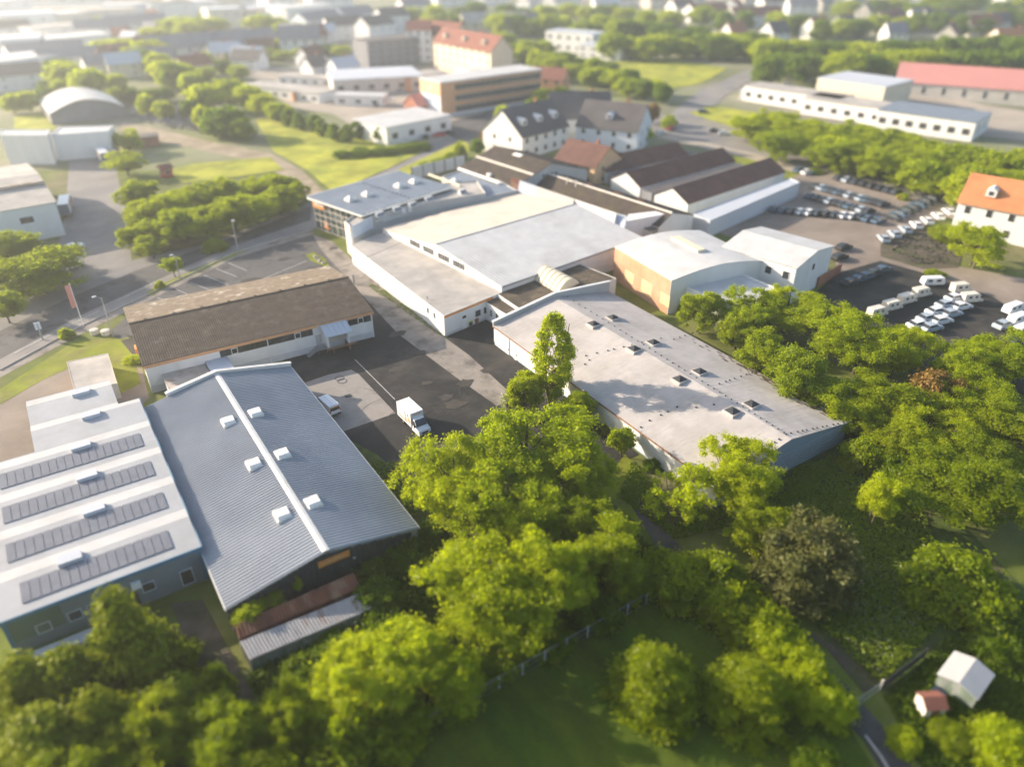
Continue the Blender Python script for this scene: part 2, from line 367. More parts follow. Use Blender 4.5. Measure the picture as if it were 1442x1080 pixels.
sheet('driveway', [(441, 331), (468, 340), (502, 372), (560, 415), (624, 474), (660, 500), (726, 560), (700, 572), (640, 530), (560, 470), (500, 405), (452, 352)], 'concrete')
sheet('concrete_pad', [(424, 541), (462, 528), (495, 521), (505, 527), (557, 582), (480, 609)], 'slab')
sheet('mossy_strip', [(478, 612), (530, 640), (600, 700), (640, 760), (590, 750)], 'meadowsoil')
sheet('grass_patch', [(880, 640), (930, 690), (900, 740), (840, 690)], 'verge')
sheet('wild_ground', [(330, 960), (590, 740), (660, 700), (880, 760), (1010, 870), (1150, 930), (1100, 950), (905, 850), (430, 1085), (300, 1090)], 'meadowsoil')
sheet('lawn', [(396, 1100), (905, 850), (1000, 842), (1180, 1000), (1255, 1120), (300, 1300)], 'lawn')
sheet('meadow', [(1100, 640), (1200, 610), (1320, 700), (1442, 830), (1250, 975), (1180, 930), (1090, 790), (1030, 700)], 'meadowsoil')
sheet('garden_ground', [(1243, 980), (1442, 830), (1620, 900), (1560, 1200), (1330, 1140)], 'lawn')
sheet('lane', [(905, 700), (935, 740), (980, 800), (1030, 850), (1100, 895), (1150, 930), (1192, 965), (1240, 1020), (1310, 1120), (1262, 1120), (1215, 1040), (1160, 985), (1100, 935), (1010, 870), (950, 810), (890, 715)], 'asphalt')
sheet('bare_soil', [(1128, 885), (1165, 915), (1215, 975), (1232, 968), (1195, 925), (1150, 893)], 'soil')
sheet('garden_path', [(240, 850), (285, 845), (360, 985), (300, 990)], 'soil')
# right side lots
sheet('shed_yard', [(820, 262), (900, 225), (1140, 215), (1170, 262), (1000, 320), (900, 320)], 'verge')
sheet('main_road', [(560, 40), (640, 80), (790, 122), (945, 165), (1080, 200), (1200, 237), (1375, 287), (1700, 370), (1700, 400), (1362, 307), (1190, 256), (1060, 216), (930, 188), (780, 136), (640, 92), (540, 50)], 'roadasphalt')
sheet('branch_road', [(940, 165), (985, 128), (1060, 96), (1082, 104), (1020, 136), (985, 172)], 'roadasphalt')
sheet('road_shoulder', [(930, 188), (1060, 216), (1190, 256), (1362, 307), (1360, 314), (1186, 264), (1054, 224), (925, 194)], 'paleyard')
sheet('car_lot', [(990, 322), (1060, 290), (1140, 236), (1240, 262), (1345, 298), (1235, 352), (1190, 360), (1110, 360)], 'gravelyard')
sheet('lower_lot', [(1140, 420), (1180, 385), (1240, 368), (1390, 405), (1460, 440), (1460, 560), (1290, 530)], 'yardasphalt')
sheet('gravel_track', [(1180, 385), (1170, 350), (1240, 340), (1330, 372), (1480, 400), (1480, 470), (1400, 420), (1300, 385), (1240, 368)], 'gravelyard')
sheet('scrap_ground', [(1240, 345), (1290, 322), (1360, 330), (1350, 378), (1300, 380), (1240, 362)], 'soil')
sheet('market_yard', [(330, 92), (470, 100), (620, 118), (700, 170), (650, 190), (600, 205), (520, 190), (470, 162), (410, 152), (380, 128)], 'paleyard')
sheet('car_park', [(610, 178), (760, 140), (790, 150), (730, 210), (655, 205)], 'lotasphalt')
sheet('bright_lawn', [(852, 88), (930, 84), (1024, 96), (990, 118), (945, 126), (880, 112)], 'brightlawn')
sheet('allotment_lawn', [(230, 243), (270, 232), (380, 222), (400, 240), (330, 250), (260, 258)], 'brightlawn')
sheet('embankment', [(360, 170), (420, 160), (500, 195), (600, 212), (560, 232), (470, 272), (432, 240), (385, 214)], 'brightlawn')
sheet('road_bank', [(1000, 150), (1060, 158), (1400, 240), (1400, 278), (1200, 232), (1080, 196), (970, 160)], 'brightlawn')
sheet('hedge_verge', [(560, 240), (652, 198), (660, 204), (660, 216), (580, 250)], 'brightlawn')
sheet('school_yard', [(1100, 150), (1270, 130), (1450, 158), (1450, 200), (1360, 190), (1180, 165)], 'paleyard')
sheet('warehouse_lawn', [(20, 165), (60, 160), (80, 182), (20, 188)], 'brightlawn')
# painted lines and small ground details
def paintline(pts, w, label, cat='road marking', group=None):
    m = MB(); ZL[0] += .0005; z = .10
    for a, b in zip(pts, pts[1:]):
        a, b = W(*a), W(*b); d = (b-a).normalized(); n = Vector((-d.y, d.x, 0))*w/2
        m.quad((a-n).to_tuple()[:2]+(z,), (b-n).to_tuple()[:2]+(z,), (b+n).to_tuple()[:2]+(z,), (a+n).to_tuple()[:2]+(z,))
    return tag(m.build('painted_line', 'paint'), label, cat, group, 'structure')
for k, (a, b) in enumerate([((222, 420), (262, 434)), ((248, 408), (285, 424)), ((268, 398), (305, 413)), ((287, 388), (322, 402)), ((305, 379), (335, 391)), ((322, 371), (348, 382))]):
    paintline([a, b], .14, None)
paintline([(262, 436), (345, 404), (432, 368)], .16, None)
paintline([(500, 507), (556, 563)], .12, None)
for a, b in (((20, 498), (75, 470)), ((95, 460), (140, 438)), ((165, 424), (215, 400)), ((250, 386), (310, 362))): paintline([a, b], .16, None)
def kerbline(pts, label):
    m = MB()
    for a, b in zip(pts, pts[1:]):
        a, b = W(*a), W(*b); d = (b-a).normalized(); n = Vector((-d.y, d.x, 0))*.09
        m.prism([(a-n)[:2], (b-n)[:2], (b+n)[:2], (a+n)[:2]], 0, .24)
    return tag(m.build('kerb', 'kerb'), label, 'kerb', None, 'structure')
kerbline([(0, 522), (110, 462), (205, 417), (330, 357), (440, 324)], 'pale kerb between the street and the pavement')
kerbline([(1218, 1036), (1240, 1066), (1266, 1110)], 'pale kerb at the edge of the bottom lane')
m = MB()
for cx, cy in ((478, 533), (482, 537)):
    c = W(cx, cy); m.path([(c.x+.75*math.cos(a*math.pi/10), c.y+.75*math.sin(a*math.pi/10), .07) for a in range(21)], .045, 4)
tag(m.build('painted_circles', 'darkframe'), kind='structure')
c = W(490, 558); tag(MB().box(c.x-.5, c.x+.5, c.y-.35, c.y+.35, .02, .17).build('drain_cover', 'darkframe'), 'dark square drain cover in the pale concrete pad', 'drain cover')
# ================================================================== BLUE-GREY CORRUGATED HALL
t, rz = hall('corrugated_hall', 'warehouse with blue-grey corrugated gable roof, white ridge cap and six white domed skylights', 'warehouse', (27.0, 61.9), 90, 45.6, 22.4, 4.0, 6.3,
             wall='oldzinc', roof='graymetal', corr=(.48, .10), cap=(.42, 'capmetal'), over=.2)
blue = t
for px, py in ((322, 595), (360, 583), (358, 655), (398, 641), (398, 726), (441, 709)):
    p = on_roof(t, rz, px, py); dome(t, p, 0, 1.9, 1.5, .62, 'white')
    MB().box(p.x-.3, p.x+.3, p.y-1.25*(1 if p.y > 11.2 else -1)-.12, p.y-1.25*(1 if p.y > 11.2 else -1)+.12, p.z-.1, p.z+.28).build('vent_block', 'rust', t)
# parapet at the far end with white coping
w = MB(); w.extx([(3.6, 3.5), (-.3, 3.5), (-.3, 4.6), (11.2, 6.75), (18.9, 5.35), (18.9, 4.2)], 45.8, 46.05); w.build('parapet', 'whitewall', t)
w = MB(); w.slab((45.55, -.4, 4.72), (46.2, -.4, 4.72), (46.2, 11.2, 6.9), (45.55, 11.2, 6.9), .14).slab((45.55, 11.2, 6.9), (46.2, 11.2, 6.9), (46.2, 19.0, 5.45), (45.55, 19.0, 5.45), .14); w.build('coping', 'capmetal', t)
# front gable: dark peeling sheets, orange panel
w = MB(); y = .25; random.seed(3)
while y < 22.1:
    zt = 4.0+2.3*(1-abs(y-11.2)/11.2)-.32; wd = .62
    if y > .8: w.box(-.10, -.02, y, y+wd-.025, 1.2+random.random()*.25, zt-random.random()*.16)
    y += wd
w.build('cladding', 'darkclad', t)
MB().box(-.16, -.10, 8.6, 12.3, 4.15, 5.05).build('sign_panel', 'orange', t)
random.seed(11)
g = MB()
for k in range(13): g.box(-.165, -.162, 9.1+k*.22, 9.1+k*.22+.12, 4.5+random.random()*.05, 4.62+random.random()*.12)
g.build('faded_lettering', 'palestone', t)
MB().box(-.2, 45.6, -.32, -.2, 3.78, 3.98).build('gutter', 'capmetal', t)
MB().box(-.2, 45.6, 22.6, 22.72, 3.78, 3.98).build('gutter', 'capmetal', t)
# ================================================================== RUSTY LEAN-TOS
def leanto(name, label, p0, p1, q0, q1, zt, zb, roofm, wallm, pitch):
    a, b, c, d = [W(*p, z) for p, z in ((p0, zt), (p1, zt), (q0, zb), (q1, zb))]
    o = Vector((a.x, a.y, 0)); t = thing(name, label, 'shed', o); L = lambda v: (v.x-o.x, v.y-o.y, v.z)
    m = MB(); m.slab(L(a-Vector((0, 0, .1))), L(b-Vector((0, 0, .1))), L(d-Vector((0, 0, .1))), L(c-Vector((0, 0, .1))), .08); m.corr(L(a), L(b), L(c), pitch, .06, prof=(0, .5, 1, .5)); m.build('roof', roofm, t)
    m = MB(); n = max(2, int((d-c).length/.35)); c2, d2 = Vector(L(c))-Vector((0, 0, .12)), Vector(L(d))-Vector((0, 0, .12))
    pts = [c2+(d2-c2)*(k/n)+Vector((0, -.04*(k % 2)+.12, 0)) for k in range(n+1)]
    for u, v in zip(pts, pts[1:]): m.quad((u.x, u.y, 0), (v.x, v.y, 0), tuple(v), tuple(u))
    m.build('wall', wallm, t)
    for u, v in ((a, c), (b, d)):
        m = MB(); u, v = Vector(L(u)), Vector(L(v)); m.quad((u.x, u.y, 0), (v.x, v.y+.1, 0), (v.x, v.y+.1, v.z-.12), (u.x, u.y, u.z-.12)); m.build('side_wall', 'darkframe', t)
    return t
leanto('lean_to_shed', 'rust-red corrugated lean-to roof below the dark gable of the blue-grey warehouse', (330, 880), (498, 806), (337, 899), (502, 828), 3.3, 2.75, 'rust', 'rust', .38)
leanto('corrugated_shed', 'low shed with grey weathered corrugated roof and greenish metal wall below the rusty lean-to', (338, 903), (509, 834), (352, 928), (508, 864), 2.6, 2.2, 'oldzinc', 'oldgreen', .34)
# ================================================================== BROWN FIBRE-CEMENT HALL
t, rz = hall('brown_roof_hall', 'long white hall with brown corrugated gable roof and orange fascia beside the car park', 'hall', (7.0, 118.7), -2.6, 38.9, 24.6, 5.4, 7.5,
             roof='fibre', roof2='sunlitfibre', corr=(.36, .05, 5, (0, .5, 1, .5)), cap=(.3, 'fibre'), over=.28)
MB().box(0, 38.9, -.06, 0, 0, 1.25).build('plinth', 'plinth', t)
fa = MB().box(-.2, 28.3, -.42, -.30, 4.83, 5.33).box(28.3, 33.9, -.42, -.30, 5.13, 5.33).box(33.9, 39.1, -.42, -.30, 4.83, 5.33); fa.build('fascia', 'orangepale', t)
for x0, x1 in ((11.6, 27.6), (34.2, 38.6)):
    pos, r = (((x0+x1)/2, -.01, 3.45), 0.); window(t, pos, 0, x1-x0, 1.25, 'darkframe', 'glass', int((x1-x0)/.85), 'window_strip')
for x in (14.0, 24.9, 36.6): window(t, (x, -.07, 3.5), 0, 1.05, 1.1, 'whitepaint', 'glass', 0)
d = MB().box(27.95, 29.0, -.10, 0, 1.15, 3.3).build('door', 'greywall', t); MB().box(28.85, 28.92, -.16, -.10, 2.1, 2.25).build('handle', 'darkframe', d)
MB().box(27.95, 29.0, -.13, -.0, 3.32, 3.42).build('door_trim', 'whitepaint', t)
MB().box(29.75, 33.0, -.08, 0, 1.2, 3.15).build('roller_shutter', 'palestone', t)
m = MB(); a, b = (28.9, -.30, 5.05), (33.7, -.30, 5.05); m.slab(a, b, (34.2, -2.5, 3.55), (29.3, -2.5, 3.55), .1)
for k in range(6): x = 29.1+k*.92; m.tube((x, -.35, 5.06), (x+.45, -2.45, 3.6), .05, n=4)
m.build('canopy', 'greyroof', t)
for x in (29.4, 33.2): MB().box(x, x+.27, -2.3, -.05, 1.3, 3.5).build('canopy_side', 'whitewall', t)
m = MB().box(29.2, 34.6, -2.5, -2.2, .95, 1.18).box(33.2, 33.5, -2.4, -.1, 0, .95).box(30.2, 30.4, -2.4, -2.2, 0, .95); m.build('loading_dock', 'wood', t)
m = MB().box(27.6, 29.3, -1.7, -.1, 1.05, 1.15)
for k in range(6): m.box(27.6-k*.3-.3, 27.6-k*.3, -1.6, -.3, 1.0-k*.17-.17, 1.05-k*.17-.12)
m.tube((27.6, -1.65, 1.1), (27.6, -1.65, 2.05), .03).tube((25.9, -1.65, .1), (25.9, -1.65, 1.05), .03).tube((27.6, -1.65, 2.05), (25.9, -1.65, 1.05), .03).tube((27.6, -1.65, 2.05), (29.3, -1.65, 2.05), .03).tube((29.3, -1.65, 0), (29.3, -1.65, 2.05), .04).tube((27.7, -1.6, 0), (27.7, -1.6, 1.1), .05)
m.build('metal_steps', 'steel', t)
for x in (19.6, 38.75): MB().tube((x, -.12, 0), (x, -.12, 4.85), .08).build('downpipe', 'whitepaint', t)
MB().box(-.5, -.05, 9.0, 10.8, 3.2, 4.1).build('sign_board', 'orange', t)
MB().box(-.06, -.01, 1.5, 20, 3.3, 4.2).build('side_band', 'orangepale', t)
for k in range(8): x = 2.2+k*4.7; MB().box(x, x+.5, 12.25, 12.75, 7.45, 7.72).build('ridge_vent', 'darkfibre', t)
# connector roofs between the brown hall and the corrugated hall
P = [W(*p, 3.1) for p in ((223, 517), (281, 500), (297, 528), (242, 557))]
flat_block('link_building', 'weathered pale flat-roofed link building between the brown-roofed hall and the blue-grey warehouse', 'outbuilding', [W(223, 517, 3.1), W(281, 500, 3.1), W(300, 533, 3.1), W(242, 557, 3.1)], 3.0, 'greywall', 'rustroof', .06, .12)
flat_block('link_roof', 'lighter grey felted porch roof beside the weathered link building', 'outbuilding', [W(283, 499, 3.4), W(312, 491, 3.4), W(334, 524, 3.4), W(301, 531, 3.4)], 3.4, 'greywall', 'greyroof', .04, .1)
# ================================================================== WHITE ANNEX
A, B, C, D_ = (56.9, 109.6), (69.3, 112.0), (71.9, 113.2), (66.2, 156.0)
t, P = flat_block('white_annex', 'low white flat-roofed annex with orange fascia at its front end beside the driveway', 'building', [A, B, (71.45, 112.4), (66.0, 155.6), (56.6, 152.6)], [4.35, 4.4, 4.4, 4.55, 4.45], 'whitewall', 'flatroof', .07, .14, edge='capmetal')
cx, cy = t.location.x, t.location.y; l2 = lambda p: (p[0]-cx, p[1]-cy)
def wp(p, q, al, z, off=.01): return wall_pos(t, l2(p), l2(q), al, z, off)
pos, r = wp(A, B, 6.0, 3.9, .0); box_part(t, 'fascia', pos, r, -6, 6.4, -.12, .02, 0, .4, 'orange')
pos, r = wp(A, B, 6.2, 0, .0); box_part(t, 'plinth', pos, r, -6.2, 6.2, -.05, .02, 0, .55, 'plinth')
pos, r = wp(A, B, 4.9, 0.05); d = box_part(t, 'door', pos, r, -.55, .55, -.08, .02, 0, 2.05, 'whitepaint'); MB().box(.38, .45, -.14, -.08, .95, 1.1).build('handle', 'darkframe', d)
pos, r = wp(A, B, 4.9, 2.12); window(t, pos, r, 1.1, .75, 'whitepaint', 'glass')
for al in (8.4, 10.6): pos, r = wp(A, B, al, 1.35); window(t, pos, r, 1.55, 1.45, 'whitepaint', 'glass')
E_ = (56.6, 152.6)
for al in (6.3, 3.7): pos, r = wp(E_, A, 43-al, 2.3); window(t, pos, r, .8, 1.35, 'whitepaint', 'glass')
pos, r = wp(E_, A, 21.5, 0); box_part(t, 'plinth', pos, r, -21, 21.4, -.05, .02, 0, .35, 'plinth')
m = MB(); random.seed(6)
for k in range(46):
    y = 110.8+k*.9+random.uniform(-.1, .1); xa, xb = 57.0, 71.0-(y-112.4)*.125; xb = min(xb, 71.0)
    if y < 112.2: xb = 57+ (y-109.8)*4.5
    z = lambda x, y: 4.39+.1*(y-110)/43
    m.quad((xa-cx, y-cy, z(xa, y)), (xb-cx, y-cy, z(xb, y)), (xb-cx, y+.05-cy, z(xb, y)), (xa-cx, y+.05-cy, z(xa, y)))
m.v = [(x, y, z_+.07) for x, y, z_ in m.v]; m.build('felt_seams', 'greywall', t)
p = W(602, 421, 4.5)-Vector((cx, cy, 0)); MB().tube((p.x, p.y, 4.3), (p.x, p.y, 4.85), .09).tube((p.x, p.y, 4.85), (p.x, p.y, 5.0), .16).build('roof_vent', 'steel', t)
# ================================================================== WHITE HALL
t, rz = hall('white_hall', 'large white hall with low-pitched pale metal gable roof behind the annex', 'hall', (71.6, 112.7), 7.4, 41.6, 43.4, 5.6, 8.05, roof='whiteroof', roof2='sunlitroof', corr=(.85, .045, 1, (0, 0, 0, 0, 0, 1)), over=.12, th=.22)
whall = t
for y in (30.0, 24.8, 19.2, 13.9):
    zt = min(6.45, rz(y-2.1)-.35, rz(y+2.1)-.35); window(t, (-.01, y, 4.95), R(-90), 4.1, zt-4.95, 'whitepaint', 'glass', 4)
MB().box(-.2, 41.8, 21.4, 21.75, 8.06, 8.12).build('ridge_cap', 'steel', t)
MB().box(-.1, 41.7, -.30, -.14, 5.3, 5.55).build('gutter', 'steel', t)
MB().box(-.06, -.02, .2, .5, 4.8, 5.3).build('wall_lamp', 'capmetal', t)
# shorter cream gravel-roofed connector with barrel skylight
t, P = flat_block('gravel_roof_connector', 'brown gravel-roofed connector with a cream barrel skylight between white hall and grey warehouse', 'building',
                  [W(645, 396.5, 4.2), W(679, 421.5, 4.2), W(697, 412, 4.4), W(733, 436, 4.4), W(868, 392, 4.4), W(802, 366, 4.4), W(706, 396, 4.4)][2:], 4.3, 'whitewall', 'gravelroof', .1, .15, edge='capmetal')
cx, cy = t.location.x, t.location.y
a, b, c_, d_ = [W(*p, 4.5)-Vector((cx, cy, 0)) for p in ((752, 394), (786, 414), (816, 399), (776, 378))]
m = MB(); n = 9; rows = []
for k in range(n+1):
    f = k/n; h = 1.9*math.sin(math.pi*f)**.75
    rows.append(((a+(d_-a)*f)+Vector((0, 0, h)), (b+(c_-b)*f)+Vector((0, 0, h))))
for (p0, q0), (p1, q1) in zip(rows, rows[1:]):
    for k in range(6):
        f0, f1 = k/6+.012, (k+1)/6-.012; m.quad(p0+(q0-p0)*f0, p0+(q0-p0)*f1, p1+(q1-p1)*f1, p1+(q1-p1)*f0)
for e in (0, 1): m.poly([r[e] for r in rows] if e == 0 else [r[e] for r in rows][::-1])
m.build('barrel_skylight', 'cream', t, smooth=False)
t, P = flat_block('entrance_porch', 'small porch with brown gravel roof and glazed front in the corner by the bins', 'porch', [W(679, 421.5, 3.9), W(695, 411, 4.1), W(735, 436, 4.1), W(714, 443, 3.9)], 3.75, 'whitewall', 'gravelroof', .08, .12, edge='capmetal')
a, b = Vector(P[0]), Vector(P[3]); L = (b-a).length
for k in range(4): pos, r = wall_pos(t, a, b, L*(k+.6)/4.3, 1.3); window(t, pos, r, .85, 1.6, 'whitepaint', 'tintglass')
# ================================================================== GREY WAREHOUSE
t, rz = hall('grey_warehouse', 'long warehouse with pale felt roof, dark skylight domes and blue-grey end wall', 'warehouse', (90.2, 47.6), 90, 54.6, 27.0, 3.75, 6.05, wall='bluewall', roof='bitumen', over=.15)
gw = t
MB().box(.1, 54.5, 27.0, 27.06, .3, 3.6).build('side_cladding', 'whitewall', t)
for px, py in ((836, 458), (863, 449), (893, 493), (920, 484), (957, 536), (985, 525), (1031, 581), (1058, 571)):
    p = on_roof(t, rz, px, py); dome(t, p, 0, 1.7, 1.7, .8, 'dark')
m = MB(); random.seed(5)
for f0, f1, n in (((793, 417), (1106, 613), 38),):
    for k in range(n):
        x, y = [f0[i]+(f1[i]-f0[i])*(k+.5)/n for i in (0, 1)]; p = on_roof(t, rz, x+2, y-1); m.box(p.x-.09, p.x+.09, p.y-.09, p.y+.09, p.z-.1, p.z+.15)
for pts in ([(934, 476), (830, 500), 9], [(1110, 508), (1015, 540), 14], [(915, 592), (905, 600), 2], [(930, 585), (950, 575), 3], [(1106, 612), (1185, 596), 12], [(1100, 617), (1068, 640), 5], [(1000, 460), (950, 478), 7], [(832, 505), (825, 512), 2], [(980, 574), (978, 580), 1], [(1005, 570), (1008, 574), 1]):
    (x0, y0), (x1, y1), n = pts
    for k in range(n):
        f = (k+random.random()*.4)/max(1, n-1) if n > 1 else 0; p = on_roof(t, rz, x0+(x1-x0)*f, y0+(y1-y0)*f); m.box(p.x-.1, p.x+.1, p.y-.1, p.y+.1, p.z-.1, p.z+.16)
m.build('roof_vents', 'darkframe', t); t.children[-1]['kind'] = 'stuff'
# felt seams and moss along the right eave
m = MB()
for k in range(1, 52):
    x = k*1.05+.3*random.random(); ya, yb = (13.6, 26.9)
    m.quad((x, ya, rz(ya)+.012), (x+.07, ya, rz(ya)+.012), (x+.07, yb, rz(yb)+.012), (x, yb, rz(yb)+.012))
    ya, yb = .2, 13.3
    m.quad((x, ya, rz(ya)+.012), (x+.06, ya, rz(ya)+.012), (x+.06, yb, rz(yb)+.012), (x, yb, rz(yb)+.012))
for k in range(90):
    x = random.random()*52+1; y = 13.8+random.random()*12; L = .8+random.random()*1.8
    m.quad((x, y, rz(y)+.014), (x+.05, y, rz(y)+.014), (x+.05, y+L*.0+.9, rz(y+.9)+.014), (x, y+.9, rz(y+.9)+.014))
m.build('felt_seams', 'greywall', t)
m = MB()
for k in range(150):
    x = 1+abs(random.gauss(0, 13)); y = .2+abs(random.gauss(0, .9))
    if x > 34 or y > 4: continue
    s = .12+random.random()*.4; q = [(x+s*1.6*math.cos(a)*random.uniform(.6, 1.2), y+s*.6*math.sin(a)*random.uniform(.6, 1.2)) for a in [j*1.047 for j in range(6)]]
    m.poly([(u, v, rz(v)+.018) for u, v in q])
m.build('moss_patches', 'bitumendirt', t)
# end parapet facing the connector
w = MB(); w.extx([(-.1, 3.4), (-.1, 5.9), (13.4, 6.75), (27.1, 4.5), (27.1, 3.4)], 54.65, 54.9); w.build('parapet', 'greywall', t)
w = MB(); w.slab((54.5, -.2, 6.02), (55.05, -.2, 6.02), (55.05, 13.4, 6.88), (54.5, 13.4, 6.88), .13).slab((54.5, 13.4, 6.88), (55.05, 13.4, 6.88), (55.05, 27.2, 4.62), (54.5, 27.2, 4.62), .13); w.build('coping', 'whitepaint', t)
MB().box(-.2, 54.5, 27.16, 27.28, 3.5, 3.7).build('gutter', 'wood', t)
for nm, x0, x1, z1, mt in (('sliding_door', 49.5, 54.2, 3.3, 'whitepaint'), ('door', 47.0, 47.9, 2.1, 'whitepaint')):
    d = MB().box(x0, x1, 27.06, 27.12, .1, z1).build(nm, mt, t); MB().box(x0+.1, x0+.2, 27.12, 27.18, .9, 1.3).build('handle', 'darkframe', d)
MB().box(49.3, 49.45, 27.06, 27.16, 0, 3.5).build('downpipe', 'steel', t)
m = MB()
for k in range(7): m.box(-.03, -.0, .2, 26.8, .45+k*.5, .47+k*.5)
m.build('wall_joints', 'plinth', t)
# ================================================================== GLASS-FRONTED SHOWROOM
t = thing('glass_showroom', 'showroom with glazed front, flat blue-grey tiled roof and an orange sign at the corner', 'showroom', (62.9, 159.9, 0), 16); tw = t
TL, TD, TZ = 30.0, 20.6, 8.3
MB().box(1.2, TL-.8, 1.2, TD-.8, 0, TZ-.25).build('wall', 'palestone', t)
MB().slab((-.3, -.3, TZ-.1), (TL, -.3, TZ-.1), (TL, TD, TZ+.25), (-.3, TD, TZ+.25), .3).build('roof', 'slateroof', t)
m = MB().box(-.5, -.3, -.45, TD+.1, TZ-.42, TZ+.02).box(-.5, TL+.1, -.5, -.32, TZ-.42, TZ-.02).box(-.3, TL, TD, TD+.2, TZ-.1, TZ+.32); m.build('roof_trim', 'capmetal', t)
m = MB()
for k in range(1, 20): y = k*TD/20; m.box(.2, TL-.4, y-.02, y+.02, TZ-.098+.35*y/TD, TZ-.06+.35*y/TD)
for k in range(1, 15): x = k*2.0; m.box(x-.02, x+.02, .2, TD-.3, TZ-.09, TZ-.06)
m.build('roof_joints', 'greyroof', t)
m = MB()
for k in range(13): y = 1.2+k*1.45; z = TZ-.06+.35*y/TD; m.box(15.9, 16.15, y, y+.25, z, z+.22)
for k in range(22): x = .8+k*1.3; m.box(x, x+.2, -.1, .1, TZ-.1, TZ+.12)
m.build('roof_brackets', 'darkframe', t)
def on_flat(t, px, py, z): return loc_of(t, px, py, z)
for px, py in ((493, 282), (517, 275), (562, 263), (583, 257)):
    p = on_flat(t, px, py, TZ+.2); dome(t, (p.x, p.y, TZ+.2*p.y/TD+.2), 0, 1.8, 1.8, 1.0, 'pyr')
# glazed facade: panes, mullions, transoms
fx = .9
g = MB().box(fx, fx+.1, .6, TD-.4, .2, TZ-.45).build('glass_front', 'tintglass', t)
m = MB()
for k in range(10): y = .6+k*(TD-1.0)/9; m.box(fx-.1, fx-.001, y-.05, y+.05, .1, TZ-.45)
for z in (.2, 2.5, 4.1, 5.7, 7.8): m.box(fx-.13, fx-.002, .55, TD-.35, z-.05, z+.05)
m.build('mullions', 'palestone', t)
MB().box(fx+.0, 8, TD-.4, TD-.3, .2, TZ-.45).build('side_glazing', 'tintglass', t)
sg = MB().box(fx-.24, fx-.14, TD-4.9, TD-.35, 5.75, 7.85).build('sign', 'orange', t)
random.seed(4); m = MB(); y = TD-.9
while y > TD-4.5: w_ = .16+random.random()*.14; m.box(fx-.26, fx-.24, y-w_, y, 6.5, 6.85+random.random()*.25); y -= w_+.06
m.build('sign_lettering', 'whitepaint', sg)
MB().box(fx-.17, fx-.12, TD-5.4, TD-4.1, 1.4, 2.9).build('poster', 'skin', t); MB().box(fx-.18, fx-.12, TD-6.2, TD-3.9, 1.1, 1.4).build('poster_strip', 'orange', t)
for y, z, c in ((13.5, 6.9, 'redbrick'), (11.0, 6.9, 'rust'), (8.6, 5.2, 'steel'), (5.0, 3.5, 'rust'), (3.3, 1.2, 'redbrick'), (10.5, 1.2, 'greenwall')):
    MB().box(fx+.02-.03, fx-.002, y, y+.8, z-.5, z+.5).build('display_panel', c, t)
# lower flat-roofed block with pillar, billboard and pitched rooflights
LZ = 7.2
pts = [(494, 321), (523, 306), (580, 290), (684, 274), (672, 256), (600, 262), (512, 296), (486, 314)]
t, P = flat_block('lower_block', 'grey lower block with white billboard and glazed rooflights in front of the glass showroom', 'building', [W(*p, LZ) for p in pts], LZ, 'greywall', 'flatroof', .35, .3)
cx, cy = t.location.x, t.location.y
for px, py in ((535, 303), (559, 295.5), (581, 289), (604, 281), (651, 271)):
    p = W(px, py, LZ+.3)-Vector((cx, cy, 0)); r = R(16)
    f = MB().extx([(-.75, LZ), (.75, LZ), (.3, LZ+.95), (-.1, LZ+.95)], -1.15, 1.15); f.v = [(x, y, z) for x, y, z in f.v]
    o = f.build('rooflight', 'whitepaint', t, (p.x, p.y, 0), r)
    g = MB()
    for k in range(3): x = -1.0+k*.7; g.quad((x, -.70, LZ+.12), (x+.6, -.70, LZ+.12), (x+.6, -.16, LZ+.88), (x, -.16, LZ+.88))
    g.v = [(x, y-.03, z+.02) for x, y, z in g.v]; g.build('pane', 'pv', o)
a, b = Vector(P[0]), Vector(P[1]); L = (b-a).length
pos, r = wall_pos(t, a, b, L*.5, 4.6, .02); f = box_part(t, 'billboard', pos, r, -L*.47, L*.47, -.1, 0, 0, 2.85, 'bluewhite'); MB().box(-L*.5, -L*.47, -.14, .02, -4, 2.95).box(L*.47, L*.5, -.14, .02, -.2, 2.95).box(-L*.47, L*.47, -.14, 0, 2.85, 2.95).build('frame', 'whitepaint', f)
a, b = Vector(P[7]), Vector(P[0]); L = (b-a).length
pos, r = wall_pos(t, a, b, L*.5, 0, .03); box_part(t, 'pillar', pos, r, -L*.5, L*.5, -.2, .05, 0, LZ+.5, 'palestone')
a, b = Vector(P[1]), Vector(P[2]); L = (b-a).length
for z, x0, x1 in ((LZ-1.2, 1.0, L), (LZ-1.7, 3., L-1.5)):
    pos, r = wall_pos(t, a, b, 0, z, .05); MB().tube((x0, -.12, 0), (x1, -.12, 0), .1).build('pipe', 'whitepaint', t, pos, r)
for al in (9.2, 11.1): pos, r = wall_pos(t, a, b, al, LZ-1.0, .02); box_part(t, 'vent_box', pos, r, -.5, .5, -.45, 0, 0, 1.0, 'whitepaint')
BZ = 6.2
t, P = flat_block('rear_block', 'low flat-roofed block with wet-looking grey roof right of the glass showroom', 'building', [W(*p, BZ) for p in ((684, 279), (728, 269.5), (704, 256), (648, 241), (622, 250), (640, 262))], BZ, 'greywall', 'slateroof', .3, .25)
cx, cy = t.location.x, t.location.y
for px, py in ((641, 254), (670, 262.5)): p = W(px, py, BZ+.3)-Vector((cx, cy, 0)); dome(t, (p.x, p.y, BZ+.15), R(12), 1.7, 1.7, .8, 'pyr')
p, q = [W(*k, BZ+.5)-Vector((cx, cy, 0)) for k in ((646, 238), (704, 258))]
MB().path([tuple(p), tuple(q)], .42, 10).build('duct', 'capmetal', t)
